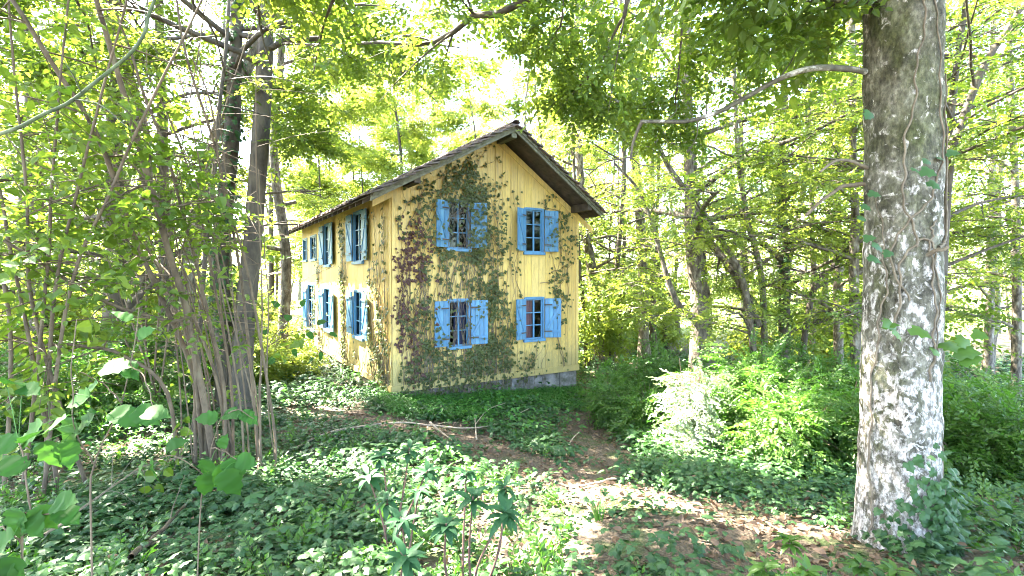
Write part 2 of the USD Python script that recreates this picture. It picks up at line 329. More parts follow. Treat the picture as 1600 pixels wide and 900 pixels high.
paint('pale_blue_paint', (.105, .26, .41), (.075, .21, .34), (.35, .42, .5), amount=.64)
noise_mat('roof_tile_a', [(.3, (.05, .042, .038)), (.6, (.12, .09, .075)), (.8, (.13, .13, .09))], scale=7, bump=.4)
noise_mat('roof_tile_b', [(.3, (.06, .045, .04)), (.6, (.15, .10, .08)), (.8, (.10, .11, .07))], scale=7, bump=.4)
noise_mat('weathered_wood', [(.3, (.07, .062, .042)), (.6, (.15, .14, .095)), (.8, (.21, .2, .14))], scale=4, stretch=(3, 3, 3), bump=.3, bscale=30)
noise_mat('dark_wood', [(.3, (.035, .026, .02)), (.7, (.10, .075, .055))], scale=5, bump=.3)
noise_mat('concrete', [(.3, (.05, .06, .03)), (.45, (.13, .12, .11)), (.6, (.22, .205, .2)), (.8, (.3, .27, .26))], scale=4, bump=.4)
noise_mat('interior', [(.3, (.025, .022, .02)), (.7, (.045, .04, .035))], scale=2, bump=.1)
noise_mat('pink_cloth', [(.3, (.2, .075, .085)), (.7, (.34, .17, .19))], scale=5, stretch=(4, 4, .5), bump=.3)
noise_mat('mauve_cloth', [(.3, (.04, .035, .09)), (.7, (.09, .075, .16))], scale=5, stretch=(4, 4, .5), bump=.3)
usdkit.material(stage, L+'window_glass', {'fr': ('fresnel', {'IOR': 1.4}), 't': ('transparent_bsdf', {'color': (.88, .92, .92)}), 'g': ('glossy_bsdf', {'color': (.35, .4, .4), 'roughness': .03}), 'm': ('mix_closure', {})},
                [('fr.fac', 'm.fac'), ('t.BSDF', 'm.closure1'), ('g.BSDF', 'm.closure2')], surface='m.closure')

house = thing('house', 'two-storey yellow timber-boarded house with blue shutters and mossy tiled gable roof, overgrown with creeper', 'house', C0, HA)
# wall frames: (u along the wall, z up, o outwards) to house coordinates
def fr_front(u, z, o): return np.stack([u, -o, z], -1)
def fr_left(u, z, o): return np.stack([-o, u, z], -1)
def fr_right(u, z, o): return np.stack([W+o, u, z], -1)
def fr_back(u, z, o): return np.stack([u, D+o, z], -1)
def to_wall(fr, vf):
    """vf in (u, z, o) coordinates to the wall; winding kept outwards."""
    v, f = vf; v = np.asarray(v); f = np.asarray(f)
    w = fr(v[:, 0], v[:, 1], v[:, 2])
    e = fr(np.array([0, 1, 0, 0.]), np.array([0, 0, 1, 0.]), np.array([0, 0, 0, 1.]))
    if np.linalg.det(e[1:]-e[0]) < 0: f = f[:, ::-1]
    return w, f
def wbox(fr, a, b): return to_wall(fr, MB().box(a, b).mesh())
def chamfer_box(a, b, c=.006):
    a, b = np.minimum(a, b), np.maximum(a, b); e = b-a
    c = min(c, e.min()*.35)
    pts = []
    for k in range(8):
        s = np.array([(k >> q) & 1 for q in range(3)])
        corner = np.where(s, b, a)
        for q in range(3):
            p = corner.astype(float).copy()
            for r in range(3):
                if r != q: p[r] += c*(1-2*s[r])
            pts.append(p)
    h = trimesh.convex.convex_hull(np.array(pts))
    return np.array(h.vertices), np.array(h.faces)
BASE_Z = .38
FRONT_WIN = [(1.46, 1.99, 3.79, 4.95), (3.74, 4.28, 3.75, 4.90), (1.46, 1.99, 1.33, 2.47), (3.74, 4.30, 1.36, 2.46)]
LEFT_WIN = [(2.38, 3.30, 3.50, 4.86), (6.45, 7.25, 3.46, 4.84), (8.8, 9.9, 3.72, 4.60), (10.7, 11.55, 3.72, 4.58),
            (2.38, 3.30, 1.38, 2.64), (6.35, 7.35, 1.2, 2.62), (9.3, 10.6, .95, 2.7)]
def wall_boards(fr, length, top, wins, pitch, seed, name='wall_board'):
    rs = np.random.default_rng(seed); n = round(length/pitch); p = length/n
    holes = [sbox(u0-.05, z0-.05, u1+.05, z1+.05) for u0, u1, z0, z1 in wins]
    for k in range(n):
        a, b = k*p+.003, (k+1)*p-.003
        xs = [a, b] if not a < APX < b or fr not in (fr_front, fr_back) else [a, APX, b]
        poly = Polygon([(a, BASE_Z), (b, BASE_Z)]+[(x, float(top(x))) for x in reversed(xs)])
        for h in holes: poly = poly.difference(h)
        o = rs.uniform(0, .005)
        tone = rs.integers(1, 4)
        for g in getattr(poly, 'geoms', [poly]):
            if g.is_empty or g.area < .002: continue
            e = trimesh.creation.extrude_polygon(g, .024, engine='earcut')
            v = np.array(e.vertices); v[:, 2] += o-.024
            obj(name, to_wall(fr, (v, e.faces)), f'yellow_paint_{tone}', house)
    # backing sheet with the openings
    xs = np.unique(np.r_[0.03, length-.03, APX if length < 8 else .03])
    poly = Polygon([(xs[0], .2), (xs[-1], .2)]+[(x, float(top(x))-.02) for x in reversed(xs)])
    for u0, u1, z0, z1 in wins: poly = poly.difference(sbox(u0, z0, u1, z1))
    e = trimesh.creation.extrude_polygon(poly, .05, engine='earcut'); v = np.array(e.vertices); v[:, 2] -= .08
    obj('inner_wall', to_wall(fr, (v, e.faces)), 'interior', house)
front_top = lambda s: roof_z(s)-.20
wall_boards(fr_front, W, front_top, FRONT_WIN, .235, 1)
wall_boards(fr_left, D, lambda t: roof_z(0.0)-.17, LEFT_WIN, .30, 2)
wall_boards(fr_right, D, lambda t: roof_z(W)-.17, [], .6, 3)
wall_boards(fr_back, W, front_top, [], .6, 4)
# battens over every third joint of the gable, corner boards, base boards
for u in (.705, 2.82, 3.29, 4.94, 5.2):
    zt = float(front_top(u))-.02
    segs = [(BASE_Z+.2, zt)]
    obj('batten', to_wall(fr_front, chamfer_box((u-.016, segs[0][0], .006), (u+.016, segs[0][1], .02))), 'yellow_paint_2', house)
for u, t_ in ((.0, 'yellow_paint_3'), (W-.09, 'yellow_paint_3')):
    obj('corner_board', to_wall(fr_front, chamfer_box((u+.001, BASE_Z-.02, .006), (u+.09, float(front_top(u+.05))-.03, .03))), t_, house)
obj('corner_board', to_wall(fr_left, chamfer_box((-.0, BASE_Z-.02, .006), (.10, 5.05, .028))), 'yellow_paint_3', house)
obj('base_board', to_wall(fr_front, chamfer_box((-.03, BASE_Z-.04, .007), (W+.03, BASE_Z+.13, .042))), 'yellow_paint_1', house)
obj('base_board', to_wall(fr_left, chamfer_box((-.03, BASE_Z-.04, .007), (D, BASE_Z+.12, .040))), 'yellow_paint_2', house)
# foundation: rendered blocks with joints
for fr, ln, cnt in ((fr_front, W-.06, 9), (fr_left, D-.06, 18), (fr_right, D-.06, 12)):
    for k in range(cnt):
        a, b = .03+k*ln/cnt, .03+(k+1)*ln/cnt
        obj('foundation_block', to_wall(fr, chamfer_box((a+.004, -.65, -.25), (b-.004, BASE_Z+.05, -.02-.006*(k % 2)), .01)), 'concrete', house)
# floors and ceiling inside
for z in (.3, 2.95): obj('floor', MB().box((.12, .12, z), (W-.12, D-.12, z+.08)).mesh(), 'interior', house)
def window(fr, u0, u1, z0, z1, rows, flip, sh, depth=.06):
    """frame with casing and sill, glazing bars and panes; sh: (width, angle) of the two shutters, None = none"""
    m = MB()
    for a, b in (((u0-.055, z0-.05, -.06), (u0, z1+.05, .034)), ((u1, z0-.05, -.06), (u1+.055, z1+.05, .034)), ((u0, z1, -.06), (u1, z1+.06, .036)), ((u0-.08, z0-.075, -.06), (u1+.08, z0, .075))):
        m.add(*chamfer_box(a, b, .005))
    t = .035                                                     # sash
    for a, b in (((u0, z0, -.05), (u0+t, z1, -.012)), ((u1-t, z0, -.05), (u1, z1, -.012)), ((u0+t, z0, -.05), (u1-t, z0+t, -.012)), ((u0+t, z1-t, -.05), (u1-t, z1, -.012))):
        m.box(a, b)
    w = obj('window', to_wall(fr, m.mesh()), 'blue_paint', house)
    um = (u0+u1)/2
    obj('glazing_bar', wbox(fr, (um-.022, z0+t, -.048), (um+.022, z1-t, -.006)), 'blue_paint', w)
    zs = np.linspace(z0+t, z1-t, rows+1)
    for z in zs[1:-1]:
        for a, b in ((u0+t, um-.022), (um+.022, u1-t)): obj('glazing_bar', wbox(fr, (a, z-.014, -.044), (b, z+.014, -.016)), 'blue_paint', w)
    for k in range(rows):
        for a, b in ((u0+t, um-.022), (um+.022, u1-t)):
            obj('pane', wbox(fr, (a, zs[k]+(.014 if k else 0), -.034), (b, zs[k+1]-(.014 if k < rows-1 else 0), -.030)), 'window_glass', w)
    for side, s in ((-1, sh[0]), (1, sh[1])):
        if s is None: continue
        sw, ang = s
        hx = u0-.058 if side < 0 else u1+.058
        # local shutter: x from hinge outwards 0..sw, z, thickness; swung open by ang from the wall
        def put(vf):
            v, f = vf; v = np.asarray(v, float)
            ca, sa = math.cos(ang), math.sin(ang)
            x = v[:, 0]*ca-v[:, 2]*sa; o = v[:, 0]*sa+v[:, 2]*ca
            q = np.column_stack([hx+side*x, v[:, 1], .045+o])
            return to_wall(fr, (q, f[:, ::-1] if side < 0 else f))
        m = MB(); h = z1-z0; za, zb = z0+.02, z1+.01
        ledges = [(za+.16*h, .075), (zb-.16*h, .075)]
        for zz, lw in ledges: m.add(*chamfer_box((.02, zz-lw/2, .0305), (sw-.02, zz+lw/2, .052), .004))
        p0, p1 = np.array([.05, ledges[0][0]+.05]), np.array([sw-.05, ledges[1][0]-.05]); dd = (p1-p0)/np.linalg.norm(p1-p0); nn = np.array([-dd[1], dd[0]])*.034
        q = [(*(p0-nn), .031), (*(p0+nn), .031), (*(p1+nn), .031), (*(p1-nn), .031)]; q += [(x, y, .049) for x, y, _ in q]
        h_ = trimesh.convex.convex_hull(np.array(q)); m.add(h_.vertices, h_.faces)
        sp = obj('shutter', put(m.mesh()), 'blue_paint', house)
        nb = max(3, round(sw/.13))
        for k in range(nb):
            a, b = k*sw/nb+.0025, (k+1)*sw/nb-.0025
            obj('shutter_board', put(chamfer_box((a, za, .002*(k % 2)), (b, zb, .029), .004)), 'pale_blue_paint' if k % 3 == 1 else 'blue_paint', sp)
        for zz, _ in ledges: obj('hinge', put(chamfer_box((-.02, zz-.018, .0525), (.2, zz+.018, .058), .002)), 'dark_wood', sp)
R_ = math.radians
window(fr_front, *FRONT_WIN[0], 3, 0, ((.36, R_(17)), (.44, R_(9))))
window(fr_front, *FRONT_WIN[1], 3, 0, ((.40, R_(28)), (.44, R_(6))))
window(fr_front, *FRONT_WIN[2], 3, 0, ((.37, R_(5)), (.46, R_(10))))
window(fr_front, *FRONT_WIN[3], 3, 0, ((.38, R_(20)), (.46, R_(24))))
window(fr_left, *LEFT_WIN[0], 3, 0, ((.60, R_(4)), (.58, R_(2))))
window(fr_left, *LEFT_WIN[1], 3, 0, ((.70, R_(4)), (.60, R_(2))))
window(fr_left, *LEFT_WIN[2], 2, 0, (None, None))
window(fr_left, *LEFT_WIN[3], 2, 0, (None, None))
window(fr_left, *LEFT_WIN[4], 3, 0, ((.66, R_(5)), (.58, R_(2))))
window(fr_left, *LEFT_WIN[5], 3, 0, ((.7, R_(4)), (.6, R_(3))))
window(fr_left, *LEFT_WIN[6], 3, 0, (None, (.65, R_(3))))
for (u0, u1, z0, z1), mt, a, b in ((FRONT_WIN[3], 'pink_cloth', .05, .6), (FRONT_WIN[2], 'mauve_cloth', .35, 1.0)):
    us = np.linspace(u0+(u1-u0)*a, u0+(u1-u0)*b, 14)
    v = [(u, z, -.13-.025*math.sin(k*1.9)) for k, u in enumerate(us) for z in (z0-.1, z1+.02)]
    f = [q for k in range(13) for q in ((2*k, 2*k+2, 2*k+1), (2*k+1, 2*k+2, 2*k+3))]
    obj('curtain', to_wall(fr_front, (np.array(v), np.array(f))), mt, house)
# roof ------------------------------------------------------------
T0, T1 = -.80, 13.4
SL, SR = -.72, 5.86                                                 # eaves
def slope_slab(s0, s1, t0, t1, lo, hi):
    """A slab lying in the roof slope between the heights lo and hi under the roof's top plane."""
    z0, z1 = float(roof_z(s0)), float(roof_z(s1))
    v = [(s, t, z+d) for s, z in ((s0, z0), (s1, z1)) for t in (t0, t1) for d in (lo, hi)]
    h = trimesh.convex.convex_hull(np.array(v)); return np.array(h.vertices), np.array(h.faces)
roof = obj('roof', slope_slab(SL+.02, APX, T0+.02, T1, -.085, -.06), 'dark_wood', house)
obj('roof_deck', slope_slab(APX, SR-.02, T0+.02, T1, -.085, -.06), 'dark_wood', roof)
for s0, s1 in ((SL, APX), (APX, SR)):
    obj('barge_board', slope_slab(s0, s1, T0-.03, T0+.012, -.20, -.045), 'weathered_wood', roof)
    s0b, s1b = (s0+.05, s1) if s0 < 0 else (s0, s1-.05)
    obj('barge_batten', slope_slab(s0b, s1b, T0-.055, T0-.032, -.12, -.04), 'weathered_wood', roof)
obj('rake_board', slope_slab(-.45, APX, -.034, -.008, -.36, -.19), 'yellow_paint_3', house)
obj('rake_board', slope_slab(APX, SR+.22, -.034, -.008, -.36, -.19), 'yellow_paint_3', house)
for s in (.35, APX, 5.35):
    z = float(roof_z(s))-.10-(.05 if s == APX else 0)
    obj('purlin', chamfer_box((s-.08, T0+.02, z-.2), (s+.08, D+.6, z), .01), 'dark_wood' if s != APX else 'weathered_wood', house)
for t in np.arange(.0, 13.2, .62):
    obj('rafter', slope_slab(SL+.06, 0.2, t-.035, t+.035, -.19, -.087), 'dark_wood', roof)
    obj('rafter', slope_slab(W-.2, SR-.06, t-.035, t+.035, -.19, -.087), 'dark_wood', roof)
rs = np.random.default_rng(11); stuffA = MB(); ex, tw_ = .21, .245
for s_edge, sgn in ((SL-.05, 1), (SR+.05, -1)):
    slope = SLL if sgn > 0 else SLR; cs = 1/math.hypot(1, slope)
    ncourse = int(abs(APX-s_edge)/(ex*cs))+1; ncol = int((T1-T0+.11)/tw_)
    for c in range(ncourse):
        for q in range(ncol):
            s = s_edge+sgn*c*ex*cs; t = T0-.11+q*tw_+rs.uniform(-.012, .012)-(.055*rs.random() if q == 0 else 0)
            w = tw_-.022+(.05 if q == 0 else 0); ln = .33; j1, j2 = rs.uniform(-.03, .03), rs.uniform(-.005, .04)
            u = np.array([0, ln*cs*sgn]); base = float(roof_z(s))+.012+j2
            s2 = s+u[1]
            if (s2-APX)*sgn > .02: s2 = APX+.02*sgn
            zz2 = float(APZ-slope*abs(APX-s2))-.045
            v = []
            for (ss, zz) in ((s+j1, base), (s2, zz2)):
                for tt in (t, t+w):
                    for d in (-.034, 0): v.append((ss, tt, zz+d+.01*math.sin((c*7+q*3) % 5)))
            f = [(0, 1, 3), (0, 3, 2), (4, 6, 7), (4, 7, 5), (0, 4, 5), (0, 5, 1), (2, 3, 7), (2, 7, 6), (0, 2, 6), (0, 6, 4), (1, 5, 7), (1, 7, 3)]
            if q < 3 or (c == 0 and sgn > 0): obj('roof_tile', (np.array(v), np.array(f)), 'roof_tile_a' if rs.random() < .6 else 'roof_tile_b', roof)
            else: stuffA.add(v, f)
obj('roof_tile_field', stuffA.mesh(), 'roof_tile_a', roof, kind='stuff')
for k in range(36):
    t = T0-.09+k*.385; ang = np.linspace(-1.15, 1.15, 7)
    v = []
    for tt, r in ((t, .135), (t+.41, .115)):
        v += [(APX+r*math.sin(a), tt, APZ-.055+r*math.cos(a)) for a in ang]+[(APX+(r-.02)*math.sin(a), tt, APZ-.055+(r-.02)*math.cos(a)) for a in ang]
    f = []
    for a in range(6):
        f += [(a, a+1, 14+a), (a+1, 15+a, 14+a), (7+a, 21+a, 8+a), (8+a, 21+a, 22+a), (a, 7+a, a+1), (a+1, 7+a, 8+a)]
    obj('ridge_tile', (np.array(v), np.array(f)), 'roof_tile_b' if k % 3 else 'roof_tile_a', roof)

# ---------------------------------------------------------------- gaps in the canopy where the sun reaches the ground, wall and bushes
GAPS = []
def gap(p, r): GAPS.append((np.asarray(p, float), r))
for px, py, r in ((480, 635, .75), (430, 575, .8), (490, 755, .42), (770, 785, .45), (860, 800, .35), (930, 622, .45), (1000, 775, .35), (750, 890, .4), (230, 700, .3), (60, 640, .35), (640, 740, .3), (1270, 745, .3)):
    gap(ground_at(px, py), r)
gap(at(1075, 600, 8.0), .75); gap(at(1080, 690, 7.7), .45); gap(at(1095, 520, 14.0), .5)
for t, z, r in ((2.2, 3.2, .35), (3.9, 3.0, .6), (5.2, 2.6, .7), (6.0, 1.4, .6), (7.6, 3.1, .6), (8.8, 1.6, .6), (4.6, 4.6, .45), (9.5, 3.3, .5)): gap(house_to_world((0, t, z)), r)
HOUSE_POLY = [house_to_world(p)[:2] for p in ((-1.1, -1.1, 0), (W+.7, -1.1, 0), (W+.7, 13.8, 0), (-1.1, 13.8, 0))]
def keep(P, lo=1.0, house_clear=True):
    """Which sprigs stay: outside the sun gaps, outside the house, outside the clearing between the viewpoint and the house."""
    P = np.atleast_2d(P); k = np.ones(len(P), bool)
    for g, r in GAPS:
        d = P-g; t = d@SUN
        k &= ~((t > lo) & (np.linalg.norm(d-t[:, None]*SUN, axis=1) < r+.3+.02*np.minimum(np.maximum(t, 0), 18)))
    hp = (P-C0)@HR
    k &= ~((hp[:, 0] > -1.0) & (hp[:, 0] < W+.7) & (hp[:, 1] > -1.2) & (hp[:, 1] < 13.9) & (hp[:, 2] < APZ+.4))
    k &= np.linalg.norm(P-EYE, axis=1) > 1.3
    if house_clear:                                                  # the clearing: a wedge from the viewpoint to the gable
        ax, az = P[:, 0]/np.maximum(P[:, 1], .1), (P[:, 2]-EYE[2])/np.maximum(P[:, 1], .1)
        inhouse = hp[:, 1] < 6
        k &= ~((P[:, 1] > 0) & (P[:, 1] < 16) & inhouse & (ax > -.30) & (ax < .17) & (az < .34-.25*np.abs(ax)) & (az > -.3))
        k &= ~((P[:, 1] > 0) & (P[:, 1] < 22) & (hp[:, 0] < 0) & (ax > -.48) & (ax <= -.30) & (az < .19) & (az > -.10))
    return k

def in_gap(P, k=1.0, lo=.6):
    """Whether a branch would cross one of the sunbeams."""
    P = np.atleast_2d(P)
    for g, r in GAPS:
        d = P-g; t = d@SUN
        if ((t > lo) & (np.linalg.norm(d-t[:, None]*SUN, axis=1) < r*k+.1)).any(): return True
    return False
# ---------------------------------------------------------------- trees
rsp = np.random.default_rng(5)
SPRIG_NEAR = [make_sprig(rsp, 13, .46, .085, .052, 1) for _ in range(5)]
SPRIG_MID = [make_sprig(rsp, 13, .48, .085, .055, 0) for _ in range(5)]
SPRIG_FAR = [make_sprig(rsp, 11, .5, .10, .07, 0) for _ in range(4)]
SPRIG_HAZEL = [make_sprig(rsp, 7, .42, .105, .085, 1, spread=62) for _ in range(5)]
SPRIG_SHRUB = [make_sprig(rsp, 14, .30, .055, .032, 0, spread=48) for _ in range(5)]

def branch_set(rs, start_fn, n_limbs, u0, u1, length, rise, droop, nsec, rad):
    """limbs and their side branches as lists of (points, radii)"""
    limbs, secs = [], []
    az0 = rs.uniform(0, 6.28)
    for k in range(n_limbs):
        u = u0+(u1-u0)*(k+rs.uniform(.1, .9))/n_limbs
        s, rr = start_fn(u)
        az = az0+k*2.4+rs.uniform(-.5, .5); ll = length(u)*rs.uniform(.7, 1.2)
        el = rise*rs.uniform(.6, 1.3)
        d = np.array([math.cos(az), math.sin(az), 0.0])
        w = np.linspace(0, 1, 8)[:, None]
        P = s+d*ll*w+np.array([0, 0, 1.0])*(el*ll*w-droop*ll*w**2)
        P = knobbly(P, .05*ll, int(rs.integers(1e6)))
        r0 = min(rr*.45, .022*ll+.01)*rad
        if k >= 4 and in_gap(P): continue
        limbs.append((P, np.linspace(r0, r0*.25, 8)))
        for q in range(nsec):
            v = rs.uniform(.25, .98); i0 = v*7; a = int(min(i0, 6)); S = P[a]+(P[a+1]-P[a])*(i0-a)
            da = az+rs.choice([-1, 1])*rs.uniform(.4, 1.2); l2 = ll*rs.uniform(.28, .5)*(1.15-.5*v)
            d2 = np.array([math.cos(da), math.sin(da), rs.uniform(-.15, .5)])
            w2 = np.linspace(0, 1, 5)[:, None]
            Q = S+d2*l2*w2-np.array([0, 0, 1.0])*.22*l2*w2**2
            Q = knobbly(Q, .04*l2, int(rs.integers(1e6)))
            r2 = r0*.4*(1-.5*v)+.004
            if len(secs) > 6 and in_gap(Q): continue
            secs.append((Q, np.linspace(r2, .003, 5)))
    return limbs, secs
def spread_sprigs(rs, secs, n, jitter):
    k = rs.integers(0, len(secs), n); v = rs.uniform(.15, 1.05, n)
    pos, dr = np.zeros((n, 3)), np.zeros((n, 3))
    for a in range(n):
        Q = secs[k[a]][0]; x = min(v[a], .999)*(len(Q)-1); b = int(x)
        pos[a] = Q[b]+(Q[b+1]-Q[b])*(x-b); dr[a] = Q[-1]-Q[0]
    dr /= np.linalg.norm(dr, axis=1, keepdims=True)+1e-9
    pos += rs.normal(0, jitter, (n, 3))*np.array([1, 1, .7])
    side = rs.normal(0, .75, (n, 3)); side[:, 2] *= .45
    dr = dr+side; dr[:, 2] -= .12
    up = np.tile([0, 0, 1.0], (n, 1))+rs.normal(0, .35, (n, 3))
    return pos, frame(dr, up)
def tree(name, label, pts, r, mat='bark', sides=10, n_limbs=14, u0=.25, u1=1.0, length=lambda u: 3.0, rise=.5, droop=.25, nsec=6, n_sprig=1200, protos=SPRIG_MID, leaf='beech_leaf', scale=1.0, jitter=.18, seed=0, group=None, cat='tree', extra=(), rows=26, gnarl=.05, knob=.06, flare=.5, clear=True, post=None, drop=None):
    """pts: the trunk's line in world coordinates; extra: more limbs (points, r0, r1) of this very tree."""
    rs = np.random.default_rng(seed)
    base = np.asarray(pts[0], float)
    o = thing(name, label, cat, base, group=group)
    P = smooth_path(pts, rows)
    P[1:-1] += 0
    P = knobbly(P, knob, seed+3)
    u = np.linspace(0, 1, rows)
    rad = np.interp(u, np.linspace(0, 1, len(r)), r)
    if flare: rad = rad*(1+flare*np.exp(-np.linalg.norm(P-P[0], axis=1)/(r[0]*1.6)))
    obj('trunk', tuple((lambda v, f: (v-base, f))(*bark_tube(P, rad, sides, gnarl, seed))), mat, o, smooth=True)
    def start(u_):
        x = u_*(rows-1); a = int(min(x, rows-2)); return P[a]+(P[a+1]-P[a])*(x-a), rad[a]
    limbs, secs = ([], [])
    if n_limbs: limbs, secs = branch_set(rs, start, n_limbs, u0, u1, length, rise, droop, nsec, 1.0)
    m = MB()
    for pp, ra, rb in extra:
        q = knobbly(smooth_path(pp, 14), .03, seed+int(ra*1e4)); rr_ = np.linspace(ra, rb, 14)
        m.add(*bark_tube(q, rr_, 7, .05, seed))
        ll = np.linalg.norm(q[-1]-q[0])
        for _ in range(9):
            b = int(rs.integers(5, 13)); d = rs.normal(0, 1, 3)+(q[-1]-q[0])/ll*1.2; d[2] *= .5; d /= np.linalg.norm(d)
            l2 = rs.uniform(.5, 1.3)*min(1, ll/3); w2 = np.linspace(0, 1, 5)[:, None]
            secs.append((q[b]+d*l2*w2-np.array([0, 0, .2])*l2*w2**2, np.linspace(rr_[b]*.5, .003, 5)))
    for q, rr_ in limbs+secs: m.add(*tube(q, rr_, 5 if len(q) > 6 else 4))
    if m.n:
        v, f = m.mesh(); v = v-base
        if clear:                                                    # no branch ends inside the house
            hp = (v+base-C0)@HR; bad = (hp[:, 0] > -1) & (hp[:, 0] < W+.5) & (hp[:, 1] > -1) & (hp[:, 1] < 13.5) & (hp[:, 2] < APZ+.3)
            f = f[~bad[f].any(1)]
        if drop is not None: f = f[~drop(v+base)[f].any(1)]
        if len(f): obj('branches', (v, f), mat, o, smooth=True, kind='stuff')
    if n_sprig and secs:
        pos, R = spread_sprigs(rs, secs, n_sprig, jitter)
        k = keep(pos, house_clear=clear)
        if drop is not None: k &= ~drop(pos)
        pos, R = pos[k], R[k]
        if len(pos): instancer(o, 'crown', protos, leaf, pos-base, R, rs.uniform(.75, 1.3, len(pos))*scale, kind='stuff')
    return o, P, rad
def on_ground(px, py_or_Y, depth=None):
    p = at(px, 500, depth if depth else py_or_Y); return np.array([p[0], p[1], float(gz(p[0], p[1]))-.06])
def trunk_px(pts_px, Y, top=None):
    """base on the ground under the first pixel column; the rest at pixels (x, y[, Y])"""
    x0 = pts_px[0][0]; b = on_ground(x0, Y)
    out = [b]+[at(p[0], p[1], p[2] if len(p) > 2 else Y) for p in pts_px[1:]]
    return out
# the big lichen-patched trunk at the right ------------------------------------------------------
usdkit.material(stage, L+'lichen_bark', {
    'tc': ('texture_coordinate', {}), 'xyz': ('separate_xyz', {}), 'mp': ('mapping', {'scale': (1, 1, .55)}), 'mp2': ('mapping', {'scale': (1, 1, .8)}),
    'n': ('noise_texture', {'scale': 7.0, 'detail': 8.0, 'roughness': .68}), 'n2': ('noise_texture', {'scale': 13.0, 'detail': 10.0, 'roughness': .7, 'distortion': .7}), 'n3': ('noise_texture', {'scale': 2.6, 'detail': 7.0, 'roughness': .7}), 'nb': ('noise_texture', {'scale': 34.0, 'detail': 6.0, 'roughness': .7}),
    'nv': ('voronoi_texture', {'scale': 15.0, 'detail': 2.0}),
    'bark': ('rgb_ramp', {'ramp': [(.3, (.028, .023, .017)), (.44, (.09, .08, .06)), (.58, (.19, .172, .135)), (.75, (.31, .285, .24))]}),
    'moss': ('rgb_ramp', {'ramp': [(.47, (0, 0, 0)), (.62, (.55, .55, .55))]}),
    'hz': ('map_range', {'from_min': .1, 'from_max': 4.3, 'to_min': .10, 'to_max': -.085, 'clamp': True}),
    'add': ('math', {'math_type': 'add'}),
    'lich': ('rgb_ramp', {'ramp': [(.515, (0, 0, 0)), (.575, (.95, .95, .95))]}),
    'lc': ('rgb_ramp', {'ramp': [(.34, (.22, .18, .15)), (.46, (.40, .355, .325)), (.6, (.54, .49, .47)), (.75, (.6, .56, .54))]}),
    'fr': ('rgb_ramp', {'ramp': [(.34, (.45, .45, .45)), (.5, (.9, .9, .9)), (.64, (1.5, 1.5, 1.5))]}), 'x3': ('mix_color', {'blend_type': 'multiply', 'fac': 1.0, 'use_clamp': False}), 'x1': ('mix_color', {'b': (.075, .085, .022)}), 'x2': ('mix_color', {}),
    'bp': ('bump', {'strength': 1.0, 'distance': .04}), 'bp2': ('bump', {'strength': .5, 'distance': .02}), 'p': ('principled_bsdf', {'roughness': .85, 'specular_ior_level': .2})},
    [('tc.object', 'mp.vector'), ('tc.object', 'mp2.vector'), ('mp.vector', 'n.vector'), ('mp2.vector', 'n2.vector'), ('mp.vector', 'n3.vector'), ('mp.vector', 'nb.vector'), ('mp.vector', 'nv.vector'), ('tc.object', 'xyz.vector'), ('xyz.z', 'hz.value'),
     ('n.fac', 'bark.fac'), ('n3.fac', 'moss.fac'), ('n2.fac', 'add.value1'), ('hz.result', 'add.value2'), ('add.value', 'lich.fac'), ('nb.fac', 'lc.fac'),
     ('moss.color', 'x1.fac'), ('bark.color', 'x1.a'), ('lich.color', 'x2.fac'), ('x1.result', 'x2.a'), ('lc.color', 'x2.b'), ('nb.fac', 'fr.fac'), ('x2.result', 'x3.a'), ('fr.color', 'x3.b'), ('x3.result', 'p.base_color'), ('nb.fac', 'bp.height'), ('nv.distance', 'bp2.height'), ('bp.normal', 'bp2.normal'), ('bp2.normal', 'p.normal')], surface='p.BSDF')
TY = 4.05
b = at(1403, 850, TY); b[2] = float(gz(b[0], b[1]))-.1
BIG = [b, at(1404, 760, TY), at(1405, 640, TY), at(1408, 480, TY), at(1410, 320, TY), at(1410, 160, TY), at(1410, 10, TY), at(1412, -300, TY), at(1420, -900, TY)]
rbig = [.285, .27, .262, .255, .25, .25, .255, .22, .14]
big, BP, BR = tree('old_tree', 'thick old tree with pale lichen patches on grey-brown bark, twined with bare creeper stems', BIG, rbig, mat='lichen_bark', sides=72, rows=230, gnarl=.045, knob=.012,
    n_limbs=9, u0=.84, u1=1, length=lambda u: 4.2, rise=.45, droop=.3, nsec=7, n_sprig=1500, protos=SPRIG_NEAR, seed=31, jitter=.2, flare=.12,
    extra=[([at(1440, -20, TY), at(1330, 5, TY-.1), at(1240, -40, TY-.2), at(1100, -160, TY-.4)], .035, .012)])
def dead_branch(name, label, pts, r0, r1, mat='lichen_branch', cat='branch', twigs=6, seed=1, n=26, sides=8):
    rs = np.random.default_rng(seed); P = knobbly(smooth_path(pts, n), .02, seed); rr_ = np.linspace(r0, r1, n)
    v, f = bark_tube(P, rr_, sides, .08, seed); o = thing(name, label, cat, P[0])
    obj('stem', (v-P[0], f), mat, o, smooth=True); m = MB()
    for k in range(twigs):
        a = int(rs.integers(n//3, n-1)); d = rs.normal(0, 1, 3)*[1, .6, 1]; d = d/np.linalg.norm(d)+(P[a]-P[a-1])/np.linalg.norm(P[a]-P[a-1])*.8
        w = np.linspace(0, 1, 6)[:, None]; q = knobbly(P[a]+d*rs.uniform(.15, .5)*w-np.array([0, 0, .12])*w*w, .03, seed+k)
        m.add(*tube(q-P[0], np.linspace(rr_[a]*.4, .0015, 6), 4))
    if m.n: obj('twigs', m.mesh(), mat, o, smooth=True, kind='stuff')
    return o
def part_branch(parent, origin, pts, r0, r1, mat='lichen_branch', name='branch', seed=1, n=30, sides=9, amp=.08, kn=.02):
    P = knobbly(smooth_path(pts, n), kn, seed); v, f = bark_tube(P, np.linspace(r0, r1, n), sides, amp, seed)
    return obj(name, (v-origin, f), mat, parent, smooth=True), P
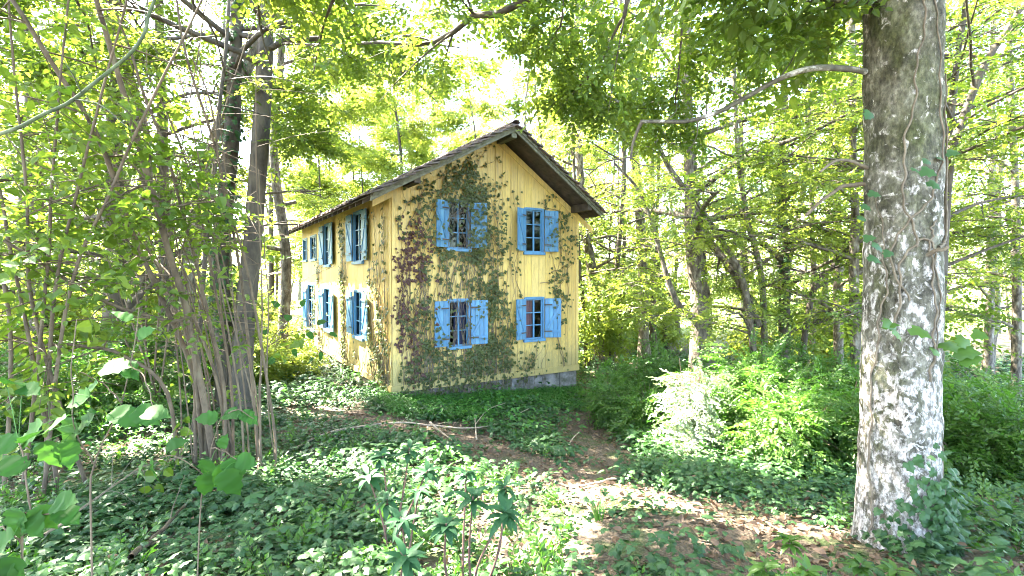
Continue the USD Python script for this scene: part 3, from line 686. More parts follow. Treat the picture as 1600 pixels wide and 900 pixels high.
ob = np.asarray(b)
part_branch(big, ob, [at(1352, 112, TY), at(1325, 108, TY-.05), at(1270, 107, TY-.1), at(1215, 125, TY), at(1160, 155, TY+.1), at(1110, 180, TY+.2), at(1060, 190, TY+.3), at(1003, 189, TY+.4)], .025, .014, seed=4, kn=.012)
part_branch(big, ob, [at(1004, 188, TY+.4), at(996, 205, TY+.45), at(989, 225, TY+.5), at(985, 248, TY+.5)], .016, .009, 'dark_bark', seed=5, n=12, kn=.008)
part_branch(big, ob, [at(985, 246, TY+.5), at(950, 252, TY+.6), at(920, 272, TY+.7), at(905, 292, TY+.8)], .007, .003, 'dark_bark', seed=6, n=14, kn=.01)
part_branch(big, ob, [at(985, 246, TY+.5), at(1000, 256, TY+.6), at(1040, 262, TY+.7)], .007, .003, 'dark_bark', seed=7, n=10, kn=.01)
for k, (tx, ty, ex_, ey) in enumerate(((1090, 186, 1075, 240), (1160, 155, 1120, 130), (1215, 125, 1250, 60), (1040, 190, 1058, 160), (960, 250, 930, 235), (930, 265, 880, 262), (920, 272, 930, 310))):
    part_branch(big, ob, [at(tx, ty, TY+.2), at((tx+ex_)/2+6, (ty+ey)/2, TY+.25), at(ex_, ey, TY+.35)], .006, .002, 'dark_bark', seed=40+k, n=8, sides=5, kn=.01)
part_branch(big, ob, [at(1350, 288, TY), at(1320, 290, TY-.1), at(1295, 305, TY-.2), at(1260, 336, TY-.3)], .017, .011, 'twig', seed=8, n=14)
part_branch(big, ob, [at(1355, 262, TY), at(1330, 252, TY-.1), at(1305, 252, TY-.15), at(1282, 268, TY-.2)], .015, .009, 'vine_stem', seed=9, n=14)
part_branch(big, ob, [at(1450, 398, TY-.3), at(1470, 390, TY-.4), at(1480, 384, TY-.42)], .016, .012, 'vine_stem', seed=10, n=8)
# creeper stems wandering up the big trunk
def on_trunk(ang, z, off):
    i = int(np.argmin(np.abs(BP[:, 2]-z))); c = BP[i]; r = BR[i]+off
    return np.array([c[0]+r*math.sin(ang), c[1]-r*math.cos(ang), z])
creeper = thing('trunk_creeper', 'bare twining creeper stems with a few dark leaves climbing the big lichened trunk', 'creeper', ob)
rs = np.random.default_rng(12)
STEMS = [((-1.25, -.3), (-1.35, .5), (-1.2, 1.2), (-1.0, 1.7), (-1.3, 2.3)), ((-.5, 1.5), (-.9, 1.9), (-.3, 2.15), (.2, 2.35), (.45, 2.7), (.3, 3.3), (.1, 3.9)),
         ((-.75, 1.2), (-.6, 1.8), (0, 1.95), (.35, 1.55), (.25, 1.1)), ((-.3, 1.9), (-.65, 2.4), (-.4, 3.0), (-.15, 3.6), (.0, 4.2)), ((1.2, -.3), (1.3, .7), (1.15, 1.6)),
         ((.1, .9), (.2, 1.4), (.05, 1.9), (.15, 2.1)), ((.35, 1.9), (.75, 2.0), (.85, 2.35), (.7, 2.8), (.75, 3.2))]
for k, st in enumerate(STEMS):
    P = smooth_path([on_trunk(a, z, .012) for a, z in st], 60)
    P = np.array([on_trunk(math.atan2(p[0]-BP[np.argmin(np.abs(BP[:, 2]-p[2]))][0], BP[np.argmin(np.abs(BP[:, 2]-p[2]))][1]-p[1])+.05*math.sin(q*.5+k*2)+.03*math.sin(q*1.3), p[2], .014) for q, p in enumerate(P)])
    v, f = bark_tube(P, np.linspace(.010, .005, 60), 6, .12, 60+k); obj('stem', (v-ob, f), 'vine_stem', creeper, smooth=True)
def leaf_part(parent, origin, shape, mat, p, d, up, name='leaf'):
    R = frame(np.asarray(d, float)[None], np.asarray(up, float)[None])[0]
    return obj(name, (xf(shape[0], R, np.asarray(p)-origin), shape[1]), mat, parent, smooth=True)
for px, py, l in ((1360, 175, .09), (1375, 385, .10), (1390, 392, .08), (1358, 400, .09), (1350, 372, .08), (1440, 265, .10), (1452, 283, .09), (1425, 262, .07), (1395, 505, .14), (1425, 512, .13), (1405, 522, .12), (1380, 508, .1), (1475, 535, .15), (1492, 548, .16), (1500, 560, .14), (1508, 528, .12), (1462, 545, .12), (1520, 520, .1), (1450, 250, .07), (1358, 300, .08), (1348, 320, .07), (1350, 340, .08), (1480, 238, .08), (1470, 247, .08)):
    p = at(px, py, TY-.42-.1*rs.random())
    if px > 1458 or px < 1352: p = at(px, py, TY-.25)
    leaf_part(creeper, ob, leaf_ivy(l, rs), 'shrub_leaf' if py > 500 else 'ivy_leaf', p, (rs.uniform(-1, 1), -.5, rs.uniform(-.8, .2)), (rs.normal(0, .3), -1, .7))
# leaves of ivy at the foot of the trunk
foot = thing('trunk_ivy', 'mat of bluish ivy leaves climbing the foot of the big trunk', 'ivy', ob)
n = 420; aa = rs.normal(.25, .5, n); zz = ob[2]+.1+np.abs(rs.normal(0, .33, n))*(1.1-.4*np.abs(aa))
pos = np.array([on_trunk(a, z, .03+.07*rs.random()) for a, z in zip(aa, zz)])
dr = np.column_stack([rs.normal(0, .6, n), -rs.uniform(0, .6, n), rs.uniform(-1, .3, n)]); up = np.column_stack([np.sin(aa), -np.cos(aa), rs.uniform(.2, 1, n)])
IVY_SHAPES = [leaf_ivy(.07, rs) for _ in range(5)]
instancer(foot, 'leaves', IVY_SHAPES, 'ivy_leaf', pos-ob, frame(dr, up), rs.uniform(.6, 1.3, n))

# trees that frame the house at the left ----------------------------------------------------------
ict = tree('ivy_clad_tree', 'dark leaning tree rising from the hazel stool, its upper trunk wrapped in ivy', trunk_px([(352, 0), (348, 520), (345, 425), (356, 300), (364, 160), (372, 20), (385, -250, 9.8), (400, -640, 10)], 9.8), [.19, .175, .16, .15, .13, .11, .08, .04], mat='dark_bark', sides=14, n_limbs=18, u0=.62, u1=1, length=lambda u: 4.6, rise=.3, droop=.3, n_sprig=2000, scale=1.15, protos=SPRIG_MID, seed=51, jitter=.25)
def trunk_ivy(o, P, rad, n, u0, u1, s, seed):
    rs = np.random.default_rng(seed)
    u = rs.uniform(u0, u1, n); i_ = (u*(len(P)-1)).astype(int); a_ = rs.uniform(0, 6.28, n); rr_ = rad[i_]+np.abs(rs.normal(.05, .06, n))
    pos = P[i_]+np.column_stack([np.cos(a_)*rr_, np.sin(a_)*rr_, rs.uniform(-.2, .2, n)])
    dr = np.column_stack([np.cos(a_)*.5, np.sin(a_)*.5, rs.uniform(-1, 0, n)]); up = np.column_stack([np.cos(a_), np.sin(a_), rs.uniform(.2, .8, n)])
    instancer(o, 'ivy', IVY_SHAPES, 'ivy_leaf', pos-P[0], frame(dr, up), rs.uniform(.9, 1.7, n))
trunk_ivy(*ict, 900, .15, .8, 1, 8)
tree('forked_tree', 'grey-barked tree with a clean trunk leaning right, next to the ivy-wrapped trunk', trunk_px([(372, 0), (380, 500), (391, 400), (402, 300), (410, 170), (415, 0), (425, -250, 10), (440, -640, 10.4)], 9.6), [.2, .18, .165, .155, .145, .13, .09, .04], mat='dark_bark', sides=14, n_limbs=18, u0=.62, u1=1, length=lambda u: 4.6, rise=.35, droop=.3, n_sprig=2000, scale=1.15, protos=SPRIG_MID, seed=52, jitter=.25)
for k, (bx, Y, pts, r, lab) in enumerate(((175, 11.5, [(180, 400), (178, 250), (185, 100), (190, -150)], .24, 'shadowy ivy-covered trunk behind the thickest hazel stem at far left'),
                                          (262, 12.5, [(260, 400), (255, 250), (250, 90), (245, -180)], .19, 'slim dark trunk seen between the hazel stems'),
                                          (60, 13, [(60, 400), (50, 200), (40, 0), (30, -200)], .2, 'tree half hidden in green leaves near the left edge'),
                                          (425, 28, [(424, 400), (422, 280), (416, 120), (410, -40)], .17, 'tree in bright leaf just left of the far house eaves'),
                                          (-120, 9, [(-120, 300), (-130, 100), (-140, -300)], .22, 'leafy tree just outside the left edge of the view'))):
    tree('woodland_tree', lab, trunk_px([(bx, 0)]+pts, Y), np.linspace(r, r*.35, 6), mat='dark_bark', n_limbs=15, u0=.12, u1=1, length=lambda u: 3.6-1.2*u, n_sprig=450, protos=SPRIG_MID, seed=60+k, jitter=.28, scale=1.1, leaf='far_leaf' if Y > 18 else 'beech_leaf')

# wood to the right of the house -------------------------------------------------------------------
tree('grey_beech', 'grey forked tree with a mossy trunk standing behind the sunlit bush', trunk_px([(1096, 0), (1095, 500), (1090, 430), (1083, 350), (1078, 260), (1072, 130), (1074, 0), (1070, -250)], 14.2), [.33, .29, .26, .23, .17, .14, .12, .06], sides=16, n_limbs=16, u0=.3, length=lambda u: 4.2, n_sprig=1100, protos=SPRIG_MID, seed=71, jitter=.28,
     extra=[([at(1086, 500, 14.1), at(1060, 475, 14), at(1042, 430, 14), at(1025, 370, 14.2), at(1000, 300, 14.4), at(960, 255, 14.5)], .10, .03), ([at(1080, 345, 14.2), at(1110, 380, 13.8), at(1150, 430, 13.4), at(1185, 510, 13)], .11, .10), ([at(1078, 300, 14.2), at(1050, 270, 14.3), at(1010, 180, 14.6), at(990, 60, 15)], .07, .03)])
for k, (name, pts, Y, r, lab, mat) in enumerate((
        ('leaning_tree', [(1188, 0), (1165, 450), (1130, 380), (1090, 320), (1040, 250), (1000, 150), (970, 0)], 13.0, .09, 'tree trunk leaning left across the grey forked tree', 'bark'),
        ('leaning_tree', [(1195, 0), (1190, 440), (1165, 330), (1150, 200), (1150, 60), (1160, -150)], 13.3, .09, 'thin upright stem from the same clump as the left-leaning trunk', 'bark'),
        ('ivy_tree', [(1226, 0), (1226, 470), (1224, 380), (1222, 260), (1225, 120), (1228, -100)], 14.5, .17, 'trunk thickly wrapped in dark green ivy right of the leaning clump', 'dark_bark'),
        ('leaning_tree', [(1238, 0), (1270, 460), (1310, 410), (1345, 360), (1400, 270), (1460, 150)], 13.6, .09, 'thin dark tree leaning right towards the big lichened trunk', 'dark_bark'),
        ('slender_tree', [(938, 0), (934, 480), (922, 400), (914, 360), (905, 250), (900, 100), (905, -60)], 20.0, .24, 'mossy-footed grey trunk close to the right corner of the house', 'bark'),
        ('slender_tree', [(918, 0), (912, 480), (905, 430), (903, 360), (896, 240), (890, 120)], 19.0, .1, 'thin crooked dark stem right beside the house wall', 'dark_bark'),
        ('slender_tree', [(968, 0), (972, 440), (975, 380), (976, 280), (980, 120), (985, -40)], 24.0, .11, 'thin trunk in the gap between house and grey forked tree', 'dark_bark'),
        ('slender_tree', [(1021, 0), (1021, 440), (1020, 370), (1018, 260), (1015, 100), (1015, -40)], 25.0, .17, 'pale straight trunk left of the grey forked tree', 'bark'),
        ('slender_tree', [(1168, 0), (1166, 420), (1160, 330), (1158, 200), (1150, 30), (1150, -150)], 22.0, .13, 'dark straight stem behind the leaning clump', 'dark_bark'),
        ('slender_tree', [(1270, 0), (1271, 430), (1268, 330), (1265, 200), (1262, 20), (1260, -150)], 18.0, .11, 'thin straight stem between ivy-wrapped trunk and big trunk', 'bark'),
        ('slender_tree', [(1312, 0), (1310, 440), (1308, 350), (1306, 200), (1300, 30), (1300, -150)], 17.0, .16, 'grey stem just left of the big lichened trunk', 'bark'),
        ('slender_tree', [(1338, 0), (1336, 440), (1335, 350), (1332, 200), (1330, 30), (1330, -150)], 12.0, .12, 'pale stem touching the left edge of the big lichened trunk', 'bark'),
        ('leaning_tree', [(1455, 0), (1480, 300), (1500, 200), (1535, 110), (1590, 20), (1700, -120)], 9.0, .09, 'sapling leaning right from behind the big lichened trunk', 'dark_bark'),
        ('leaning_tree', [(1462, 0), (1476, 260), (1486, 180), (1496, 90), (1510, -20), (1530, -200)], 10.0, .08, 'upright sapling rising along the right edge of the big trunk', 'dark_bark'),
        ('slender_tree', [(1545, 0), (1548, 420), (1550, 300), (1552, 150), (1556, -50)], 20.0, .16, 'dim trunk at the right edge beyond the big trunk', 'bark'),
        ('slender_tree', [(1590, 0), (1588, 420), (1586, 300), (1580, 150), (1580, -50)], 15.0, .13, 'rightmost trunk, cut by the edge of the view', 'bark'))):
    o, P, rad = tree(name, lab, trunk_px(pts, Y), np.linspace(r, r*.4, 7), mat=mat, n_limbs=17, u0=.09, length=lambda u: 3.4-.8*u, n_sprig=620 if Y < 16 else 520, protos=SPRIG_MID, leaf='beech_leaf' if Y < 12 else 'far_leaf', seed=80+k, jitter=.28, scale=1.0 if Y < 16 else 1.25)
    if name == 'ivy_tree':
        trunk_ivy(o, P, rad, 900, .03, .75, 1, 9)

# the wood behind: every tree on its own ------------------------------------------------------------
rs = np.random.default_rng(99)
placed = []
def zone(x, y):
    a = 800+F*x/max(y, .1) if y > 1 else None
    if a is None or abs(a-800) > 1200: return ('tree of the surrounding wood outside the picture', 'trees around the viewpoint')
    d = 'far' if y > 34 else 'close'
    if a < 440: return ('tree', f'slim wood trees {d} behind the left thicket')
    if a < 940: return ('tree', f'slim wood trees {d} behind the roof')
    if a < 1345: return ('tree', f'slim wood trees {d} off between house and big trunk')
    return ('tree', f'slim wood trees {d} off right of the big trunk')
def place(n, fx, ymin, ymax, sep, tries=4000):
    out = []
    for _ in range(tries):
        if len(out) >= n: break
        x, y = fx(ymin, ymax)
        hp = (np.array([x, y, HZ])-C0)@HR
        if -3.5 < hp[0] < W+3 and -3.5 < hp[1] < 16: continue
        if y > 0 and y < 16 and -.5 < x/y < .3: continue
        if any(math.hypot(x-a, y-b) < sep for a, b in placed): continue
        placed.append((x, y)); out.append((x, y))
    return out
def fan(lo, hi):
    y = lo+(hi-lo)*rs.random()**.8; a = rs.uniform(-1.05, 1.05); return y*a, y
def behind_roof(lo, hi):
    y = rs.uniform(lo, hi); return y*rs.uniform(-.42, .12), y
WOOD = place(14, behind_roof, 25, 40, 2.0); NB = len(WOOD)
WOOD = WOOD+place(34, fan, 19, 36, 2.6)+place(46, fan, 36, 75, 3.2)
LABELS = {}
for k, (x, y) in enumerate(WOOD):
    px = 800+F*x/y
    if 655 < px < 715 and rs.random() < .7: continue                    # the bright opening in the canopy above the roof
    far = y > 36
    h = rs.uniform(13, 20)*(1.15 if far else 1)
    base = np.array([x, y, float(gz(x, y))-.1]); lean = rs.normal(0, .05, 2)
    pts = [base+np.array([lean[0]*h*u+rs.normal(0, .15)*(u > 0), lean[1]*h*u, h*u]) for u in np.linspace(0, 1, 6)]
    lab, grp = zone(x, y)
    r = rs.uniform(.07, .16)
    wt = tree('wood_tree', lab, pts, np.linspace(r, r*.25, 6), mat='bark' if rs.random() < .6 else 'dark_bark', sides=7, rows=14, n_limbs=16, u0=.1, u1=1.0, length=lambda u: 3.6*(1.05-.55*u), nsec=5, n_sprig=2100 if k < NB else 300 if far else 400, protos=SPRIG_FAR, leaf='far_leaf', scale=1.75 if far else 1.35, jitter=.35, seed=500+k, group=grp, clear=not far); LABELS.setdefault(grp, []).append((px, wt[0], lab))
ORD = ['first', 'second', 'third', 'fourth', 'fifth', 'sixth', 'seventh', 'eighth', 'ninth', 'tenth', 'eleventh', 'twelfth', 'thirteenth', 'fourteenth', 'fifteenth', 'sixteenth', 'seventeenth', 'eighteenth', 'nineteenth', 'twentieth']
def rank_labels(table):
    for grp, rows in table.items():
        rows.sort(key=lambda r: r[0])
        for k, (px, o, lab) in enumerate(rows):
            o.SetCustomDataByKey('label', lab if grp == 'trees around the viewpoint' else f'{ORD[min(k, 19)]} from the left of the {grp}')
rank_labels(LABELS)
# trees round and behind the viewpoint: they shade the clearing
TALL = {}
SHADE = [(-7.5, -3, 13), (-4, -6.5, 15), (1.5, -3.2, 14), (6.5, -2.0, 14), (5, -8, 15), (9.5, 4.5, 14), (13, 10, 15), (-13, 3, 14), (-15, 10, 15), (-12, 16, 16), (9, 12.5, 13), (14, 17, 15), (-17, 18, 16), (0, -10, 15), (-9.5, 13, 16), (-7.5, 16.5, 17)]
for k, (x, y, h) in enumerate(SHADE):
    base = np.array([x, y, float(gz(x, y))-.1])
    pts = [base+np.array([rs.normal(0, .2)*(u > 0), rs.normal(0, .2)*(u > 0), h*u]) for u in np.linspace(0, 1, 6)]
    px = 800+F*x/y if y > 1 else -999
    lab = 'tree of the surrounding wood outside the picture'
    wt = tree('wood_tree', lab, pts, np.linspace(.2, .05, 6), mat='bark', sides=8, rows=16, n_limbs=16, u0=.3 if y < 3 else .15, length=lambda u: 4.4*(1.1-.5*u), nsec=6, n_sprig=1300 if x < -6 and y > 2 else 800, protos=SPRIG_MID, scale=1.25, jitter=.32, seed=700+k, group='tall trees around the clearing' if 0 < px < 1600 else 'trees around the viewpoint', drop=lambda q: (np.linalg.norm(np.atleast_2d(q)-EYE, axis=1) < 2.6))
    if 0 < px < 1600: TALL.setdefault('tall trees around the clearing', []).append((px, wt[0], lab))
rank_labels(TALL)

# the overhanging tree whose boughs cross the top of the picture
OB = np.array([2.4, -1.6, float(gz(2.4, -1.6))-.1])
bough = [([OB+[-.1, 0, 4.2], at(1000, -200, 4.5), at(815, 8, 6), at(745, 22, 6.4), at(695, 60, 6.9), at(650, 70, 7.2), at(600, 66, 7.6), at(520, 70, 8.2), at(440, 68, 9)], .055, .014),
         ([OB+[0, .1, 5.0], at(1010, -200, 5.6), at(982, 2, 6.0), at(962, 45, 6.3), at(940, 95, 6.6), at(905, 135, 6.9), at(890, 160, 7.2)], .032, .008),
         ([OB+[0, .1, 5.2], at(1080, -200, 6.2), at(1066, 20, 6.8), at(1062, 100, 7), at(1056, 160, 7.2), at(1058, 185, 7.3)], .022, .007),
         ([OB+[0, .1, 5.4], at(900, -250, 5.6), at(882, 10, 6.2), at(868, 50, 6.5), at(850, 78, 6.8)], .02, .005),
         ([OB+[0, 0, 5.6], at(700, -350, 5.2), at(540, -40, 6.0), at(505, 40, 6.6), at(490, 110, 7.2)], .035, .008),
         ([OB+[-.2, 0, 5.0], at(600, -400, 4.6), at(300, -60, 5.4), at(335, 50, 6.2), at(352, 120, 6.8)], .03, .006),
         ([OB+[-.2, 0, 4.7], at(500, -420, 4.2), at(130, -70, 5.0), at(138, 40, 5.8), at(150, 110, 6.4)], .03, .006),
         ([OB+[-.2, 0, 4.7], at(620, -400, 4.6), at(420, -60, 5.8), at(405, 30, 6.4), at(430, 130, 7.0)], .03, .006),
         ([OB+[0, 0, 5.0], at(1250, -250, 5.6), at(1235, 0, 6.4), at(1220, 55, 6.8)], .025, .008)]
tree('overhanging_tree', 'tree overhead whose dark boughs reach into the top of the picture above the roof', [OB, OB+[0, .05, 2], OB+[.05, .1, 4], OB+[0, .1, 6], OB+[0, .3, 9]], [.21, .19, .16, .13, .05], mat='dark_bark', n_limbs=12, u0=.5, length=lambda u: 4.5, n_sprig=3000, protos=SPRIG_NEAR, seed=900, jitter=.24, extra=bough, clear=True,
     drop=lambda q: (np.linalg.norm(np.atleast_2d(q)-EYE, axis=1) < 2.4))

tree('tall_beech', 'tall tree behind the house whose crown arches over the roof ridge', [np.array([5.6, 21.5, float(gz(5.6, 21.5))-.1]), np.array([5.2, 20.8, 4]), np.array([4.2, 19.2, 8]), np.array([2.6, 17.2, 11]), np.array([1.2, 15.5, 13]), np.array([0.2, 14.5, 15])], [.22, .19, .16, .13, .1, .04], n_limbs=20, u0=.5, length=lambda u: 4.4, rise=.25, droop=.3, nsec=7, n_sprig=800, protos=SPRIG_MID, scale=1.15, seed=951, jitter=.3, drop=lambda q: (np.atleast_2d(q)[:, 2]-1.7 < .46*np.atleast_2d(q)[:, 1]))
tree('tall_beech', 'tall tree left of the house reaching over the eaves high above', [np.array([-8.2, 12.5, float(gz(-8.2, 12.5))-.1]), np.array([-7.6, 12.7, 4]), np.array([-6.2, 13.2, 8]), np.array([-4.4, 13.6, 11]), np.array([-3, 14, 13.5])], [.2, .17, .14, .1, .04], n_limbs=18, u0=.55, length=lambda u: 4.0, rise=.25, droop=.3, nsec=7, n_sprig=2400, protos=SPRIG_MID, scale=1.15, seed=952, jitter=.3, drop=lambda q: (np.atleast_2d(q)[:, 2]-1.7 < .5*np.atleast_2d(q)[:, 1]))
tree('tall_beech', 'unseen tall tree added left of the view to shade the foreground', [np.array([-10.5, 6.0, float(gz(-10.5, 6.0))-.1]), np.array([-9.8, 6.4, 4]), np.array([-8.6, 7.2, 8]), np.array([-7.2, 8.2, 11]), np.array([-6, 8.8, 13.5])], [.2, .17, .14, .1, .04], n_limbs=22, u0=.5, length=lambda u: 4.6, rise=.2, droop=.3, nsec=8, n_sprig=3200, protos=SPRIG_MID, scale=1.2, seed=953, jitter=.3, drop=lambda q: (np.atleast_2d(q)[:, 2]-1.7 < .62*np.atleast_2d(q)[:, 1]))  # added out of view, its high crown shades the foreground
tree('young_beech', 'young leafy beech veiling the upper trunks behind the hazel', trunk_px([(300, 0), (318, 420), (335, 250), (350, 100), (360, -40), (365, -160)], 7.8), [.04, .036, .03, .022, .012], mat='dark_bark', n_limbs=18, u0=.5, length=lambda u: 1.9, rise=.25, droop=.3, nsec=6, n_sprig=480, protos=SPRIG_NEAR, seed=955, jitter=.2, sides=8)
# hazel thicket at the left --------------------------------------------------------------------------
def shrub(name, label, base, stems, mat, n, protos, leaf, jitter, scale, seed, cat='shrub', smin=.35, twn=7, twl=.8, flat=.35, side_amt=.8, post=None, leaves='leaves', house_clear=True):
    """stems: (points, r0, r1); leafy twigs along the upper part of each"""
    rs = np.random.default_rng(seed); base = np.asarray(base, float); o = thing(name, label, cat, base)
    secs = []
    for k, (pts, r0, r1) in enumerate(stems):
        P = knobbly(smooth_path(pts, 22), .025, seed+k*5); rad = np.linspace(r0, r1, 22)
        v, f = bark_tube(P, rad, 8, .06, seed+k); obj('stem', (v-base, f), mat, o, smooth=True)
        for q in range(twn):
            a = int(22*rs.uniform(smin, .97)); d = rs.normal(0, 1, 3); d[2] = d[2]*flat+.1; d /= np.linalg.norm(d); l2 = twl*rs.uniform(.5, 1.4); w = np.linspace(0, 1, 6)[:, None]
            Q = knobbly(P[a]+d*l2*w-np.array([0, 0, .2*l2])*w*w, .03, seed*7+k*31+q)
            if name == 'hazel' and len(secs) > 6 and in_gap(Q): continue
            secs.append((Q, np.linspace(min(.012, rad[a]*.5), .0025, 6)))
    m = MB()
    for q, r in secs: m.add(*tube(q-base, r, 4))
    obj('twigs', m.mesh(), mat, o, smooth=True, kind='stuff')
    pos, R = spread_sprigs(rs, secs, n, jitter); k = keep(pos, house_clear=house_clear)
    if post is not None: k &= post(pos)
    if k.any(): instancer(o, leaves, protos, leaf, pos[k]-base, R[k], rs.uniform(.7, 1.25, k.sum())*scale)
    return o
HB = on_ground(322, 6.2)
def st(*p, r=(.03, .015), Y=6.2): return ([HB+np.array([(p[0][0]-322)/F*Y, rs.uniform(-.2, .3), 0])]+[at(x, y, yy) for x, y, yy in p], *r)
POLES = []
for k in range(15):
    x0 = 285+9.5*k; dx = rs.uniform(-150, 5)-(.35*(430-x0) if k < 8 else 0); Yk = rs.uniform(6.0, 7.0); ht = rs.uniform(40, 330)
    POLES.append(st((x0+rs.uniform(-4, 4), 620, Yk), (x0+dx*.25+rs.uniform(-6, 6), 470, Yk), (x0+dx*.6, 470*.45+ht*.55, Yk-.1), (x0+dx*1.05, ht, Yk-.2), r=(rs.uniform(.008, .015), .005), Y=Yk))
shrub('hazel', 'many-stemmed hazel with slanting grey-brown stems at the left', HB, [
    st((322, 640, 6.2), (306, 560, 6.2), (290, 480, 6.1), (272, 420, 6.0), (240, 300, 5.8), (215, 220, 5.6), (180, 100, 5.4), (145, -20, 5.2), (120, -150, 5), r=(.045, .022)),
    st((310, 600, 6.3), (240, 440, 6.0), (190, 320, 5.7), (150, 212, 5.4), (95, 120, 5.1), (20, 0, 4.9), (-40, -80, 4.8), r=(.032, .016)),
    st((352, 620, 6.4), (318, 470, 6.4), (285, 330, 6.3), (250, 210, 6.1), (212, 110, 6.0), (180, 10, 6), r=(.025, .012)),
    st((400, 640, 6.6), (378, 440, 6.6), (345, 270, 6.4), (320, 180, 6.2), (290, 80, 6.1), (270, -30, 6), r=(.022, .011)),
    st((425, 650, 6.6), (385, 420, 6.4), (350, 300, 6.3), (330, 165, 6.3), (300, 90, 6.2), r=(.02, .009)),
    st((362, 600, 6.8), (330, 420, 6.8), (300, 280, 6.7), (262, 180, 6.6), (232, 120, 6.5), r=(.02, .009)),
    st((300, 560, 6.5), (260, 460, 6.5), (200, 380, 6.4), (130, 300, 6.3), (60, 230, 6.2), r=(.024, .01)),
    st((260, 610, 6.0), (190, 552, 5.8), (120, 540, 5.6), (60, 536, 5.5), (0, 520, 5.3), r=(.024, .012)),
    st((300, 520, 6.1), (268, 502, 6.0), (180, 478, 5.7), (110, 440, 5.4), (40, 395, 5.1), (-40, 350, 4.9), r=(.026, .013)),
    *POLES, st((340, 600, 6.4), (290, 470, 6.6), (235, 400, 6.8), (115, 330, 7), (30, 250, 7.2), r=(.022, .01))],
    'twig', 430, SPRIG_HAZEL, 'hazel_leaf', .3, .95, 41, twn=14, twl=1.1)
HB2 = on_ground(60, 5.2)
shrub('hazel', 'leafy hazel bush filling the left edge of the view', HB2, [([HB2+[rs.uniform(-.3, .3), rs.uniform(-.3, .3), 0], at(60+dx*.4, 480, 5.2), at(60+dx, 300, 5.1), at(60+dx*1.8, 120, 5.0), at(60+dx*2.5, -40, 5)], .02, .008) for dx in (-120, -60, -20, 20, 60, 110)],
      'twig', 340, SPRIG_HAZEL, 'hazel_leaf', .3, .9, 43, twn=14, twl=1.0, smin=.15)
HB3 = on_ground(230, 8.5)
shrub('hazel', 'thin hazel poles behind the slanting stems, in pale green leaf', HB3, [([HB3+[rs.uniform(-.5, .5), rs.uniform(-.4, .4), 0], at(230+dx*.5, 420, 8.5), at(230+dx, 250, 8.4), at(230+dx*1.6, 80, 8.3), at(230+dx*2.1, -60, 8.2)], .016, .006) for dx in (-160, -100, -50, 0, 50, 95)],
      'twig', 380, SPRIG_HAZEL, 'hazel_leaf', .35, .95, 45, twn=14, twl=1.2, smin=.1)
# the near mossy bough that crosses the upper left corner
dead_branch('mossy_bough', 'greenish lichen-covered bough curving across the upper left corner', [at(-40, 222, 2.6), at(40, 190, 2.65), at(105, 163, 2.7), at(150, 130, 2.75), at(190, 98, 2.8), at(222, 60, 2.85), at(236, 20, 2.9), at(240, -40, 2.9)], .0095, .008, 'mossy_branch', twigs=5, seed=3)
# undergrowth ----------------------------------------------------------------------------------------
def bush(label, base, w, h, n, protos, leaf, scale, seed, name='undergrowth_bush', post=None, cat='bush'):
    rs_ = np.random.default_rng(seed); base = np.asarray(base, float)
    stems = []
    for k in range(9):
        a = rs_.uniform(0, 6.28); q = rs_.uniform(.2, 1)*w
        stems.append(([base+[rs_.normal(0, .1*w), rs_.normal(0, .1*w), -.03], base+[math.cos(a)*q*.4, math.sin(a)*q*.4, h*.45], base+[math.cos(a)*q, math.sin(a)*q, h*rs_.uniform(.6, 1)*(1-.35*(q/w)**2)]], .011, .004))
    return shrub(name, label, base, stems, 'twig', n, protos, leaf, .14*w**.5, scale, seed, cat=cat, smin=.15, twn=6, twl=.38*w+.12, flat=.8, post=post)
def gp(px, py): p = ground_at(px, py); return p
BUSHES = [('low leafy bush growing against the right corner of the house', (968, 640), 10.8, .9, .9), ('dense green bush behind the leaf-strewn gap right of the house', (985, 600), 12.5, 1.2, 1.1),
          ('rounded green bush left of the sunlit one', (1020, 640), 9.6, .9, 1.0), ('tall bush behind the sunlit bush, below the grey forked tree', (1060, 600), 11.5, 1.3, 1.35),
          ('broad green bush right of the sunlit one', (1180, 640), 8.6, 1.25, 1.35), ('dark green bush above the fallen leaves in the right foreground', (1240, 690), 7.4, 1.0, 1.05),
          ('green bush just left of the big trunk', (1310, 680), 7.2, 1.0, 1.2), ('tall green bush below the leaning clump of stems', (1180, 600), 11, 1.4, 1.5),
          ('leafy bush under the ivy-wrapped trunk', (1260, 600), 10.5, 1.3, 1.5), ('pale green bush behind the big trunk', (1350, 600), 9.5, 1.4, 1.5),
          ('low bush right of the big trunk in dappled light', (1530, 700), 6.2, 1.0, .9), ('bush at the lower right edge', (1600, 690), 6.6, 1.0, 1.05), ('wide bush beyond the big trunk on its right', (1520, 600), 9.5, 1.6, 1.2)]
for k, (lab, (px, py), Y, w, h) in enumerate(BUSHES):
    b_ = on_ground(px, Y)
    bush(lab, b_, w, h*1.25, int(950*w), SPRIG_SHRUB, 'shrub_leaf', 1.15, 300+k)
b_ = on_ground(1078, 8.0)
bush('sunlit bush with white sun glare painted into its leaf colour', b_, .36, 1.95, 330, SPRIG_SHRUB, 'painted_glare_leaf', 1.2, 350, name='sunlit_bush')
bush('low plants with painted sun glare spilling from the sunlit bush to the track', on_ground(1085, 7.5), .5, .38, 190, SPRIG_SHRUB, 'painted_glare_leaf', .9, 351, name='sunlit_bush')
bush('small sprig with sun glare painted into its leaves right of the sunlit bush', on_ground(1185, 7.2), .32, .35, 90, SPRIG_SHRUB, 'painted_glare_leaf', .9, 352, name='sunlit_bush')
